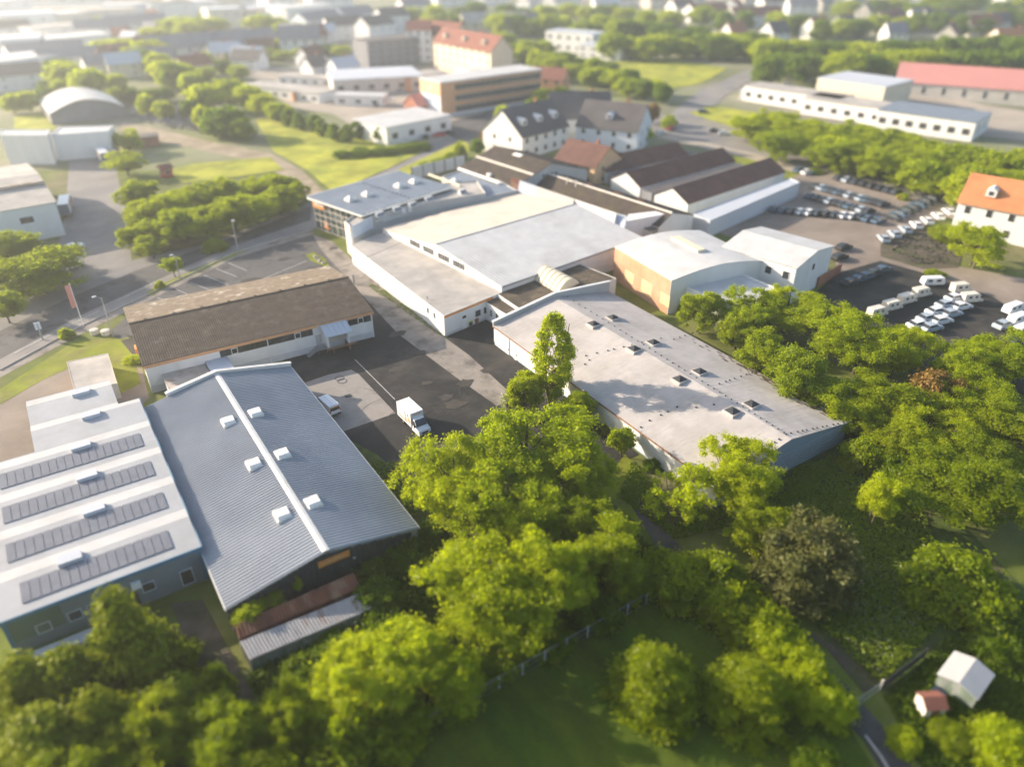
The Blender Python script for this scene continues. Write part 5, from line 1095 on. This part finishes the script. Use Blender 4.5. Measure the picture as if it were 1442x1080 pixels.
# ground cover: ivy and weeds
def scatter(name, poly, n, leaf, m, hmax, seed, label, cat='ground cover', ex=None):
    g = np.random.default_rng(seed); P = np.array([W(*p)[:2] for p in poly]); lo, hi = P.min(0), P.max(0); out = []
    def inside(q):
        c = np.zeros(len(q), bool); j = len(P)-1
        for i in range(len(P)):
            a, b = P[i], P[j]; k = ((a[1] > q[:, 1]) != (b[1] > q[:, 1])) & (q[:, 0] < (b[0]-a[0])*(q[:, 1]-a[1])/(b[1]-a[1]+1e-9)+a[0]); c ^= k; j = i
        return c
    q = g.uniform(lo, hi, (n*4, 2)); q = q[inside(q)][:n]
    hh = hmax*(.35+.65*(np.sin(q[:, 0]*1.1+seed)*np.sin(q[:, 1]*.9)*.5+.5))
    cen = np.column_stack([q, .1+hh*g.random(len(q))]); me = leaf_mesh(name, cen, np.full(len(q), leaf*.9), 3, leaf, m, seed, clip0=False); return tag(link(name, me), label, cat, None, 'stuff')
scatter('ivy_cover', [(350, 965), (362, 945), (510, 870), (505, 810), (600, 745), (650, 780), (700, 880), (560, 1030), (430, 1080), (380, 1000)], 17000, .26, 'leafivy', 1.0, 5, 'dark ivy and weeds covering the ground around the rusty sheds')
scatter('undergrowth', [(650, 780), (760, 740), (880, 740), (950, 800), (1000, 850), (905, 848), (720, 930), (690, 900)], 11000, .26, 'leafivy', .8, 6, 'dark undergrowth below the central trees')
scatter('meadow_grass', [(1120, 660), (1190, 640), (1300, 720), (1340, 860), (1240, 965), (1190, 915), (1120, 850), (1080, 760)], 15000, .24, 'leafgrass', .5, 7, 'tall wild grass and herbs on the meadow at right')
scatter('meadow_flowers', [(1150, 830), (1250, 780), (1310, 850), (1240, 955), (1185, 905)], 700, .14, 'leafpale', .75, 8, 'tiny pale flower heads in the wild meadow')
scatter('garden_weeds', [(1250, 985), (1330, 900), (1442, 850), (1480, 1000), (1420, 1080), (1300, 1080)], 5000, .25, 'leafivy', .4, 9, 'dark weeds between the shady garden plots')
scatter('yard_weeds', [(500, 655), (560, 650), (600, 720), (570, 730)], 1300, .2, 'leafgrass', .15, 10, 'thin weeds on the yard beside the blue-grey warehouse')
scatter('wall_weeds', [(520, 398), (540, 408), (632, 476), (626, 477), (520, 405)], 700, .16, 'leafgrass', .15, 13, 'thin weeds along the foot of the annex wall')
scatter('grass_tufts', [(890, 650), (925, 690), (1000, 720), (1060, 700), (1120, 670), (1190, 632), (1190, 650), (1110, 720), (950, 760), (870, 700)], 6000, .22, 'leafgrass', .3, 11, 'rough grass strip along the grey warehouse')
scatter('scrap_heap', [(1250, 352), (1285, 330), (1350, 340), (1345, 372), (1290, 374)], 170, .5, 'scrap', .3, 12, 'dark heap of scrap and old tyres', 'scrap heap')
scatter('rubble_heap', [(175, 165), (230, 150), (300, 165), (320, 195), (240, 180)], 450, 1.2, 'greyhaus', 1.0, 14, 'hazy heaps of rubble and building material beside the pale path', 'rubble heap')
# ================================================================== OTHER BUILDINGS
def house(name, label, px, py, w, d, he, rh, deg, wallm='whitewall', roofm='redroof', nw=3, floors=2, chim=True, dormers=0, cat='house', group=None, flat=False, pane='glass', off=0, wf='greywall', gw_=True, left=False):
    """w along the ridge (local x); (px, py) is the middle of the near long wall at the ground"""
    p = W(px, py); a = R(deg)
    if left: p = p+Vector((math.cos(a), math.sin(a), 0))*w/2
    t = thing(name, label, cat, (p.x, p.y, 0), deg, group)
    if flat:
        MB().box(-w/2, w/2, 0, d, 0, he).build('wall', wallm, t); MB().box(-w/2-.2, w/2+.2, -.2, d+.2, he+.002, he+.4).build('roof', roofm, t)
    else:
        MB().extx([(0, 0), (d, 0), (d, he), (d/2, he+rh), (0, he)], -w/2, w/2).build('wall', wallm, t); s = rh/(d/2); o = .5
        for q in (0, 1):
            ya = -o if q == 0 else d+o; r = MB(); r.slab((-w/2-.4, ya, he-s*o+.06), (w/2+.4, ya, he-s*o+.06), (w/2+.4, d/2, he+rh+.06), (-w/2-.4, d/2, he+rh+.06), .22); r.build('roof', roofm, t)
        for q in range(dormers):
            x = -w/2+w*(q+.5)/dormers; y = d*.2; z = he+s*y
            dm = MB().extr([(x-1.1, z-.4), (x+1.1, z-.4), (x+1.1, z+1.1), (x, z+1.9), (x-1.1, z+1.1)], y-1.2, d*.42).build('dormer', wallm, t); window(dm, (x, y-1.21, z-.1), 0, 1.2, 1.1, wf, pane)
        if chim: x = w*.2; MB().box(x-.4, x+.4, d/2-.2, d/2+.5, he+rh-.6, he+rh+1.2).build('chimney', 'redbrick', t)
    fh = he/floors
    for f in range(floors):
        for k in range(nw):
            x = -w/2+w*(k+.5)/nw; window(t, (x, -.01, fh*f+fh*.32), 0, min(2.6 if flat else 1.4, w/nw*.6), fh*(.34 if flat else .45), wf, pane)
        if gw_ and w < 40:
            for s in (-1, 1):
                for y in (d*.3, d*.7): window(t, (s*(w/2+.01), y, fh*f+fh*.32), R(90*s), 1.2, fh*.45, wf, pane)
    return t
Hs = house
def hip_pts(*px, z=0): return [W(*p, z) for p in px]
# white arched hall with orange brick wall, and white two-storey hall
o = W(866, 349, 7.2); e = W(945, 396, 7.2); e2 = e-o
t = thing('arched_hall', 'hall with pale arched roof and sunlit orange brick wall right of the white hall', 'hall', (o.x, o.y, 0)); t.rotation_euler.z = math.atan2(e2.y, e2.x)
AL, AD = e2.length, 23.0; pr = [(0, 7.2)]+[(AD*k/10, 7.2+1.25*math.sin(math.pi*k/10)) for k in range(1, 10)]+[(AD, 7.2)]
MB().extx([(0, 0)]+pr+[(AD, 0)], 0, AL).build('wall', 'brick', t)
m = MB()
for (y0, z0), (y1, z1) in zip(pr, pr[1:]): m.slab((-.2, y0, z0+.16), (AL+.2, y0, z0+.16), (AL+.2, y1, z1+.16), (-.2, y1, z1+.16), .14)
m.build('roof', 'whiteroof', t); MB().extx([(0, 0)]+pr+[(AD, 0)], AL+.003, AL+.08).build('end_wall', 'whitewall', t); MB().box(4, 13, 11.5, 13.5, 8.3, 9.1).build('ridge_light', 'cream', t)
for x, z, w_, h_ in ((4.5, 1.6, 3.2, 2.4), (10.5, 1.2, 3.6, 3.0), (17.0, 1.6, 3.0, 2.4)): MB().box(x, x+w_, -.03, 0, z, z+h_).build('painted_panel', 'ochre', t)
o = W(1018, 347, 8.); e = W(1122, 377, 8.); g_ = W(1176, 346, 8.); d1 = e-o; L = d1.length; D2 = (g_-e).length*.98
t = thing('two_storey_hall', 'white two-storey hall with pale low roof and small square windows behind the tree belt', 'hall', (o.x, o.y, 0)); t.rotation_euler.z = math.atan2(d1.y, d1.x)
MB().extx([(0, 0), (D2, 0), (D2, 7.9), (D2/2, 9.2), (0, 7.9)], 0, L).build('wall', 'whitewall', t)
for s in (0, 1): ya = -.25 if s == 0 else D2+.25; MB().slab((-.25, ya, 8.0), (L+.25, ya, 8.0), (L+.25, D2/2, 9.36), (-.25, D2/2, 9.36), .15).build('roof', 'whiteroof', t)
for x in (L*.03, L*.2, L*.37, L*.62, L*.85): window(t, (x+.6, -.01, 5.0), 0, 1.5, 1.7, 'whitepaint', 'glass')
window(t, (L+.01, D2*.5, 5.), R(90), 1.3, 1.5, 'whitepaint', 'glass'); MB().box(0, L, -.04, 0, 0, .5).build('plinth', 'redbrick', t)
flat_block('low_white_block', 'low white flat-roofed block half hidden behind the belt trees below the two-storey hall', 'building', hip_pts((950, 398), (1008, 372), (1100, 410), (1040, 440), z=5.), 5., 'whitewall', 'whiteroof', .3, .3)
p, q = W(1150, 405), W(1182, 385); t = thing('brick_wall', 'red brick boundary wall beside the white two-storey hall', 'wall', (p.x, p.y, 0)); d = q-p; t.rotation_euler.z = math.atan2(d.y, d.x); MB().box(0, d.length, -.15, .15, 0, 2.2).build('wall_body', 'redbrick', t); MB().box(0, d.length, -.2, .2, 2.2, 2.3).build('coping', 'redbrick', t)
# three brown-roofed sheds and white flat wing (far ends towards the upper right)
for k, (a, b, c, lab) in enumerate((((854, 245), (838, 222), (953, 200), 'first brown-tiled shed nearest the dark-roofed villa'), ((899, 268), (882, 242), (1017, 208), 'middle one of the three brown-tiled sheds with pale gable'), ((963, 288), (947, 264), (1085, 222), 'right-hand brown-tiled shed next to the white flat wing'))):
    A = W(*a, 3.8); B = W(*b, 6.8); C_ = W(*c, 6.8); d = C_-B; L = d.length; half = 5.6; n = Vector((d.y, -d.x, 0)).normalized()
    o = Vector((B.x, B.y, 0))+n*half; hall('brown_tiled_shed', lab, 'shed', (o.x, o.y), math.degrees(math.atan2(d.y, d.x)), L, half*2, 3.8, 6.8, wall='whitewall', roof='browntile', roof2='browntile', over=.3, group='brown-tiled sheds')
flat_block('shed_link', 'dark flat link roof between the first and middle brown-tiled sheds', 'link building', hip_pts((858, 246), (868, 250), (982, 216), (970, 214), z=3.6), 3.6, 'greyhaus', 'darkroof', .1, .2)
flat_block('shed_link', 'dark flat link roof between the middle and right-hand brown-tiled sheds', 'link building', hip_pts((904, 268), (918, 273), (1052, 236), (1042, 230), z=3.6), 3.6, 'greyhaus', 'darkroof', .1, .2)
flat_block('flat_wing', 'long pale flat-roofed wing with white wall along the car lot', 'building', hip_pts((975, 302), (1112, 252), (1126, 258), (1000, 312), z=4.2), 4.2, 'greyroof', 'greyroof', .25, .3)
Hs('orange_house', 'orange-walled house with brown gable roof behind the mossy shed', 808, 257, 15, 14, 6.0, 4.6, -75, 'ochre', 'browntile', 3, 2)
# dark-roofed villa
Hs('villa', 'large white villa with dark gable roof left part and white gable fronts', 768, 216, 24, 18, 7.5, 7.5, 14, 'whitewall', 'darkroof', 5, 2, True, 3, 'villa')
Hs('villa', 'right wing of the dark-roofed villa with bluish white walls', 852, 212, 22, 18, 7.5, 7.0, -58, 'bluewhite', 'darkroof', 4, 2, True, 1, 'villa')
Hs('villa', 'dark hip-like middle roof joining the two villa wings', 818, 196, 22, 16, 7.5, 7.5, -30, 'whitewall', 'darkroof', 3, 2, True, 0, 'villa')
# white house with orange roof on the right
Hs('orange_roof_house', 'white house with bright orange roof and two dormers at the right edge', 1412, 342, 24, 13, 8.0, 5.5, -74, 'whitewall', 'orangeroof', 5, 2, True, 2)
# orange and white office block
o = W(622, 166); e = W(762, 143); d = e-o; t = thing('office_block', 'three-storey office block with orange bands, ribbon windows and white front', 'office', (o.x, o.y, 0)); t.rotation_euler.z = math.atan2(d.y, d.x); L = d.length
MB().box(0, L, 0, 15, 0, 13.).build('wall', 'orangepale', t); MB().box(-.2, L+.2, -.2, 15.2, 13.0, 13.5).build('roof', 'whiteroof', t)
for z in (1.0, 5.2, 9.4): window(t, (L*.56, -.02, z+.3), 0, L*.86, 2.3, 'bluewhite', 'glass', 14, 'window_band')
MB().box(0, L, -.05, 0, 0, 1.0).build('plinth', 'bluewhite', t)
f = MB().box(-.06, 0, .2, 14.8, 0, 8.).build('side_front', 'bluewhite', t); MB().box(-.07, -.0, .2, 14.8, 8., 12.9).build('side_band', 'ochre', t)
MB().tube((-.1, 7.5, 10.5), (-.05, 7.5, 10.5), 1.1, n=16).build('round_sign', 'greywall', t); m = MB()
for k in range(7): m.box(-.09, -.06, 4+k*1.0, 4.7+k*1.0, 5.2, 6.2)
m.build('wall_lettering', 'bluetrim', t)
for y in (3., 11.): MB().box(-.08, 0, y-1, y+1, 0, 2.8).build('door', 'greyhaus', t)
Hs('brick_annex_house', 'small red-roofed annex left of the office block', 606, 160, 13, 9, 4., 3.5, 12, 'redbrick', 'pinkroof', 2, 1, False)
Hs('market_hall', 'supermarket hall with pale grey roof on the market yard', 535, 132, 42, 30, 6.5, 0, -16, 'palestone', 'greyroof', 6, 1, False, 0, 'hall', flat=True)
Hs('market_annex', 'salmon-walled market annex right of the grey-roofed supermarket', 602, 126, 24, 12, 6., 0, 10, 'orangepale', 'flatroof', 3, 1, False, 0, 'building', flat=True)
Hs('flat_white_hall', 'flat white hall above the clipped hedge on the market yard', 592, 196, 30, 20, 6., 0, 12, 'whitewall', 'whiteroof', 4, 1, False, 0, 'hall', flat=True)
Hs('white_shed_row', 'row of white flat sheds on the left of the market yard', 505, 150, 22, 8, 4., 0, -42, 'whitewall', 'whiteroof', 3, 1, False, 0, 'shed', flat=True)
Hs('garage_row', 'long pale flat garage row at the left end of the market yard', 395, 140, 46, 12, 4., 0, -62, 'whitewall', 'flatroof', 8, 1, False, 0, 'garages', flat=True)
Hs('garage_row', 'second pale flat garage row behind the left one', 452, 122, 46, 9, 3.5, 0, -48, 'whitewall', 'flatroof', 8, 1, False, 0, 'garages', flat=True)
Hs('kiosk', 'low building with salmon front between the two garage rows', 432, 142, 12, 7, 3.6, 0, -6, 'orangepale', 'flatroof', 2, 1, False, 0, 'kiosk', flat=True)
# red-roofed apartments
Hs('apartment_block', 'cream apartment block with red roof and white gable above the office block', 650, 106, 52, 14, 14, 6.5, -85, 'cream', 'redroof', 8, 4, True, 3, 'apartment block')
Hs('apartment_block', 'cream apartment block with red roof behind the front one', 610, 86, 34, 14, 14, 6.5, -70, 'cream', 'redroof', 5, 4, True, 2, 'apartment block')
Hs('brown_block', 'plain brown flat block left of the red-roofed apartments', 557, 92, 34, 16, 13, 0, 6, 'greyhaus', 'darkroof', 6, 4, False, 0, 'building', flat=True)
Hs('white_block', 'narrow white block between brown block and apartments', 592, 88, 14, 14, 17, 4, -30, 'whitewall', 'redroof', 3, 4, False, 0, 'building')
Hs('low_white_annex', 'low white annex at the foot of the apartment block gable', 690, 112, 24, 12, 5., 0, 5, 'whitewall', 'whiteroof', 3, 1, False, 0, 'building', flat=True)
Hs('red_roof_house', 'brown brick house with reddish roof right of the office block', 768, 132, 16, 12, 6.5, 4, -55, 'orangepale', 'redroof', 3, 2)
Hs('white_villa', 'flat white modern building among trees above the bright lawn', 800, 74, 34, 16, 11, 0, -68, 'whitewall', 'greyroof', 5, 2, False, 0, 'building', flat=True)
Hs('white_villa', 'lower white flat building right of the modern one by the bright lawn', 842, 84, 28, 14, 7, 0, -68, 'whitewall', 'greyroof', 4, 2, False, 0, 'building', flat=True)
# school complex on the right
Hs('round_pavilion', 'small white pavilion with dark roof at the left end of the school', 1066, 143, 16, 12, 5., 0, -60, 'whitewall', 'darkroof', 2, 1, False, 0, 'pavilion', flat=True)
Hs('school_wing', 'long white school wing with flat roof left of the beige sports hall', 1108, 152, 44, 14, 6., 0, -80, 'whitewall', 'flatroof', 8, 1, False, 0, 'school', flat=True)
Hs('school_wing', 'white school wing with flat roof in front of the beige sports hall', 1200, 172, 44, 16, 6., 0, -78, 'whitewall', 'flatroof', 8, 1, False, 0, 'school', flat=True)
Hs('school_wing', 'white block with many windows at the right end of the school', 1296, 190, 34, 22, 6.5, 0, -75, 'whitewall', 'slateroof', 7, 1, False, 0, 'school', flat=True)
Hs('sports_hall', 'beige sports hall with blue-grey roof behind the white school wings', 1190, 152, 30, 26, 10, 0, -82, 'cream', 'greyroof', 0, 1, False, 0, 'sports hall', flat=True, gw_=False)
Hs('red_roof_block', 'smaller pink-red roofed building left of the long red-roofed hall', 1222, 118, 34, 18, 6, 3.5, -50, 'palestone', 'pinkroof', 4, 1, False, 0, 'building')
Hs('red_roof_hall', 'long low hall with pink-red roof at the right edge', 1256, 136, 130, 34, 6.5, 6, -60, 'palestone', 'pinkroof', 16, 1, False, 0, 'hall', left=True)
# left edge: depot, white hall, barrel hall
o = W(80, 330); t, rz = hall('brown_roof_depot', 'depot with shallow brownish roof and white walls at the left edge', 'depot', (o.x-58, o.y-6), 4, 60, 44, 8.5, 10.5, wall='whitewall', roof='flatroof', roof2='flatroof', over=.3)
MB().box(5, 60.2, 13, 14.5, 10.0, 10.6).build('roof_band', 'rustroof', t)
for k in range(3): p = Vector((18+k*13, 30, rz(30))); dome(t, p, 0, 4., 2.4, .9, 'white')
for k in range(6): window(t, (8+k*9, -.01, 4.5), 0, 3, 1.6, 'bluewhite', 'glass')
flat_block('white_depot_hall', 'flat white hall at the end of the side yard on the left', 'hall', hip_pts((72, 192), (152, 186), (160, 178), (84, 180), z=8.), 8., 'whitewall', 'whiteroof', .3, .4)
flat_block('white_depot_hall', 'bright white flat hall left behind the brown-roofed depot', 'hall', hip_pts((0, 192), (66, 192), (70, 184), (0, 184), z=9.), 9., 'whitewall', 'whiteroof', .3, .4)
o = W(58, 178); t = thing('barrel_hall', 'pale hall with curved barrel roof in the haze at left', 'hall', (o.x, o.y, 0), 2); pr = [(4+27*k/12, 4+4.*math.sin(math.pi*k/12)) for k in range(13)]
MB().extr([(4, 0)]+pr+[(31, 0)], 0, 30).build('wall', 'greyhaus', t); m = MB()
for (x0, z0), (x1, z1) in zip(pr, pr[1:]): m.slab((x0, -1, z0+.3), (x1, -1, z1+.3), (x1, 31, z1+.3), (x0, 31, z0+.3), .25)
m.build('roof', 'whiteroof', t)
Hs('red_hut', 'small red hut beside the pale path in the allotments', 200, 208, 12, 6, 3., 0, -8, 'redbrick', 'darkroof', 1, 1, False, 0, 'hut', flat=True)
Hs('red_hut', 'tiny red hut at the edge of the hedge belt', 238, 250, 3, 3, 3., .8, 10, 'carred', 'redroof', 1, 1, False, 0, 'hut')
# hazy quarter top left
TLq = [(260, 88, 34, 14, 8, 6, -2, 'whitewall', 'greyhaus'), (295, 84, 30, 14, 8, 6, -2, 'whitewall', 'greyhaus'), (350, 76, 40, 14, 7, 6, 4, 'whitewall', 'greyhaus'), (425, 78, 24, 14, 9, 7, -20, 'whitewall', 'greyhaus'), (405, 72, 16, 12, 9, 6, -60, 'whitewall', 'greyhaus'), (446, 70, 20, 12, 8, 6, 12, 'palestone', 'redroof')]
for k, (x, y, w, d, h, rh, a, wm, rm) in enumerate(sorted(TLq)): Hs('grey_roof_house', f'pale house with grey or reddish gable roof behind the garages, {ORD[k]} from the left', x, y, w, d, h, rh, a, wm, rm, 4, 2, True, 0, 'house', 'gabled houses behind the garages')
random.seed(21)
L = [(38, 52, 40, 26, 14, 0), (75, 48, 60, 26, 12, 0), (95, 58, 44, 20, 9, 0), (38, 72, 34, 20, 8, 0), (120, 72, 40, 22, 8, 0), (60, 90, 30, 18, 7, 4), (35, 108, 44, 26, 8, 0), (90, 88, 24, 14, 7, 4), (105, 100, 30, 16, 7, 4), (140, 95, 26, 12, 7, 0), (150, 60, 34, 18, 9, 5), (215, 28, 70, 24, 12, 0), (265, 26, 60, 24, 12, 0), (310, 18, 44, 20, 13, 0), (322, 42, 26, 20, 14, 0), (375, 30, 60, 22, 10, 0), (400, 20, 30, 18, 14, 0), (352, 12, 40, 20, 12, 5), (280, 10, 50, 22, 12, 0), (440, 35, 50, 24, 13, 0), (465, 50, 40, 18, 11, 5), (490, 58, 26, 14, 10, 5), (510, 45, 30, 16, 12, 5), (540, 62, 24, 14, 12, 5), (180, 12, 50, 22, 11, 0), (120, 15, 50, 22, 11, 0), (60, 14, 50, 22, 12, 0), (15, 25, 46, 24, 13, 0), (10, 80, 40, 22, 9, 0), (10, 130, 36, 20, 7, 4), (20, 60, 30, 18, 9, 4), (470, 20, 40, 18, 13, 5), (560, 50, 24, 14, 13, 5), (100, 34, 50, 20, 11, 0), (155, 36, 46, 20, 11, 0), (200, 52, 40, 18, 9, 5)]
for k, (x, y, w, d, h, rh) in enumerate(sorted(L)):
    Hs('hazy_building', f'pale building in the hazy quarter at top left, {ORD[k]} from the left', x, y, w, d, h, rh, random.uniform(-12, 25), random.choice(['whitewall', 'whitewall', 'palestone', 'bluewhite']), random.choice(['whiteroof', 'greyroof', 'greyroof', 'flatroof']) if rh == 0 else random.choice(['greyhaus', 'darkroof', 'greyhaus']), 3, 2, False, 0, 'building', 'hazy buildings at top left', flat=rh == 0, gw_=False, pane='greywall')
random.seed(77)
SM = [(random.uniform(130, 560), random.uniform(30, 112)) for _ in range(34)]
for k, (x, y) in enumerate(sorted(SM)):
    Hs('small_house', f'small hazy house between trees at top left, {ORD[k]} from the left', x, y, random.uniform(11, 18), 10, random.uniform(5, 7.5), 4.5, random.uniform(-60, 40), random.choice(['whitewall', 'palestone', 'cream']), random.choice(['redroof', 'greyhaus', 'darkroof', 'browntile', 'greyroof']), 2, 2, True, 0, 'house', 'small hazy houses', gw_=False, pane='greywall')
# far houses top middle and right
random.seed(33)
L = [(965, 24, 24, 14, 'whitewall', 'darkroof'), (985, 14, 26, 14, 'whitewall', 'greyhaus'), (1003, 32, 40, 18, 'whitewall', 'redroof'), (1042, 22, 20, 16, 'whitewall', 'redroof'), (1068, 38, 44, 18, 'whitewall', 'redroof'), (1090, 16, 24, 14, 'whitewall', 'darkroof'), (1040, 66, 14, 12, 'whitewall', 'redbrick'), (1098, 64, 16, 12, 'whitewall', 'darkroof'), (1130, 22, 26, 14, 'whitewall', 'greyhaus'), (1157, 56, 18, 12, 'whitewall', 'redroof'), (1165, 16, 26, 14, 'palestone', 'greyhaus'), (1195, 54, 14, 14, 'whitewall', 'darkroof'), (1209, 16, 30, 16, 'whitewall', 'greyhaus'), (1225, 30, 18, 12, 'palestone', 'darkroof'), (1262, 46, 40, 16, 'whitewall', 'redroof'), (1262, 66, 14, 12, 'whitewall', 'greyhaus'), (1297, 42, 16, 14, 'whitewall', 'greyhaus'), (1325, 44, 26, 14, 'whitewall', 'darkroof'), (1345, 66, 24, 12, 'palestone', 'browntile'), (1385, 52, 24, 14, 'palestone', 'redroof'), (1412, 48, 16, 14, 'whitewall', 'darkroof'), (1428, 76, 24, 14, 'palestone', 'orangeroof'), (1300, 14, 26, 14, 'whitewall', 'greyhaus'), (1335, 8, 30, 14, 'whitewall', 'greyhaus'), (1430, 10, 30, 14, 'whitewall', 'greyhaus'), (1385, 14, 26, 14, 'palestone', 'greyhaus'), (1255, 10, 26, 14, 'palestone', 'greyhaus'), (1060, 8, 30, 14, 'palestone', 'greyhaus'), (755, 14, 26, 14, 'whitewall', 'whiteroof'), (800, 14, 50, 16, 'whitewall', 'whiteroof'), (855, 18, 24, 14, 'whitewall', 'greyroof'), (890, 10, 40, 14, 'whitewall', 'flatroof'), (935, 12, 40, 14, 'palestone', 'flatroof'), (700, 8, 40, 16, 'whitewall', 'greyroof'), (640, 10, 40, 16, 'whitewall', 'greyroof'), (590, 22, 30, 16, 'whitewall', 'greyhaus'), (700, 48, 50, 14, 'palestone', 'flatroof'), (740, 52, 30, 12, 'palestone', 'greyhaus')]
for k, (x, y, w, d, wm, rm) in enumerate(sorted(L)):
    col_ = {'redroof': 'red', 'darkroof': 'dark', 'greyhaus': 'grey', 'redbrick': 'brick-red', 'browntile': 'brown', 'orangeroof': 'orange', 'whiteroof': 'white', 'greyroof': 'pale grey', 'flatroof': 'beige'}[rm]
    Hs('distant_house', f'distant house with {col_} roof along the top of the picture, {ORD[k]} from the left', x, y, w, d, 8, 6 if w < 60 else 4, random.uniform(-35, 30), wm, rm, 3, 2, True, 0, 'house', 'distant houses along the top', gw_=True)
# ================================================================== HAZE, LIGHT, CAMERA
hz = MB().box(-1500, 2600, -320, 2600, -1.2, 68.).build('haze', 'paint'); hz.data.materials.clear(); tag(hz, kind='stuff')
hm = bpy.data.materials.new('air_haze'); hm.use_nodes = True; nt = hm.node_tree; nt.nodes.remove(nt.nodes['Principled BSDF'])
pv = nt.nodes.new('ShaderNodeVolumePrincipled'); pv.inputs['Color'].default_value = (.93, .965, 1., 1); pv.inputs['Density'].default_value = HAZE_D; pv.inputs['Anisotropy'].default_value = HAZE_G
nt.links.new(pv.outputs[0], nt.nodes['Material Output'].inputs['Volume']); hz.data.materials.append(hm)
SUN_EL, SUN_AZ = R(20.5), R(-38.)     # azimuth from +Y, positive towards +X
sd = Vector((math.sin(SUN_AZ)*math.cos(SUN_EL), math.cos(SUN_AZ)*math.cos(SUN_EL), math.sin(SUN_EL)))
ld = bpy.data.lights.new('sun', 'SUN'); ld.energy = SUN_E; ld.angle = R(.5); ld.color = (1., .85, .67); lo = bpy.data.objects.new('sun', ld); col.objects.link(lo); lo.rotation_euler = sd.to_track_quat('Z', 'Y').to_euler()
w = bpy.data.worlds.new('World'); sc.world = w; w.use_nodes = True; nt = w.node_tree; bg = nt.nodes['Background']
sk = nt.nodes.new('ShaderNodeTexSky'); sk.sky_type = 'NISHITA'; sk.sun_disc = False; sk.sun_elevation = SUN_EL; sk.sun_rotation = SUN_AZ % (2*math.pi); sk.dust_density = 2.; nt.links.new(sk.outputs[0], bg.inputs['Color']); bg.inputs['Strength'].default_value = SKY_S
cd = bpy.data.cameras.new('camera'); co = bpy.data.objects.new('camera', cd); col.objects.link(co); sc.camera = co
co.location = (0, 0, HC); co.rotation_euler = (math.pi/2-TH, 0, -AZ)
cd.sensor_fit = 'HORIZONTAL'; cd.sensor_width = 360.; cd.lens = 360.*FPX/1442; cd.clip_start = 1.; cd.clip_end = 9000.
cd.dof.use_dof = True; cd.dof.focus_distance = FOCUS; cd.dof.aperture_fstop = FSTOP
sc.view_settings.view_transform = 'Standard'; sc.view_settings.look = 'None'; sc.view_settings.exposure = EXPO; sc.view_settings.gamma = 1.
cy = sc.cycles; cy.use_denoising = True; cy.max_bounces = 7; cy.diffuse_bounces = 3; cy.glossy_bounces = 2; cy.transmission_bounces = 5; cy.transparent_max_bounces = 6; cy.volume_bounces = 1
cy.use_adaptive_sampling = True; cy.adaptive_threshold = .02; cy.sample_clamp_indirect = 6.
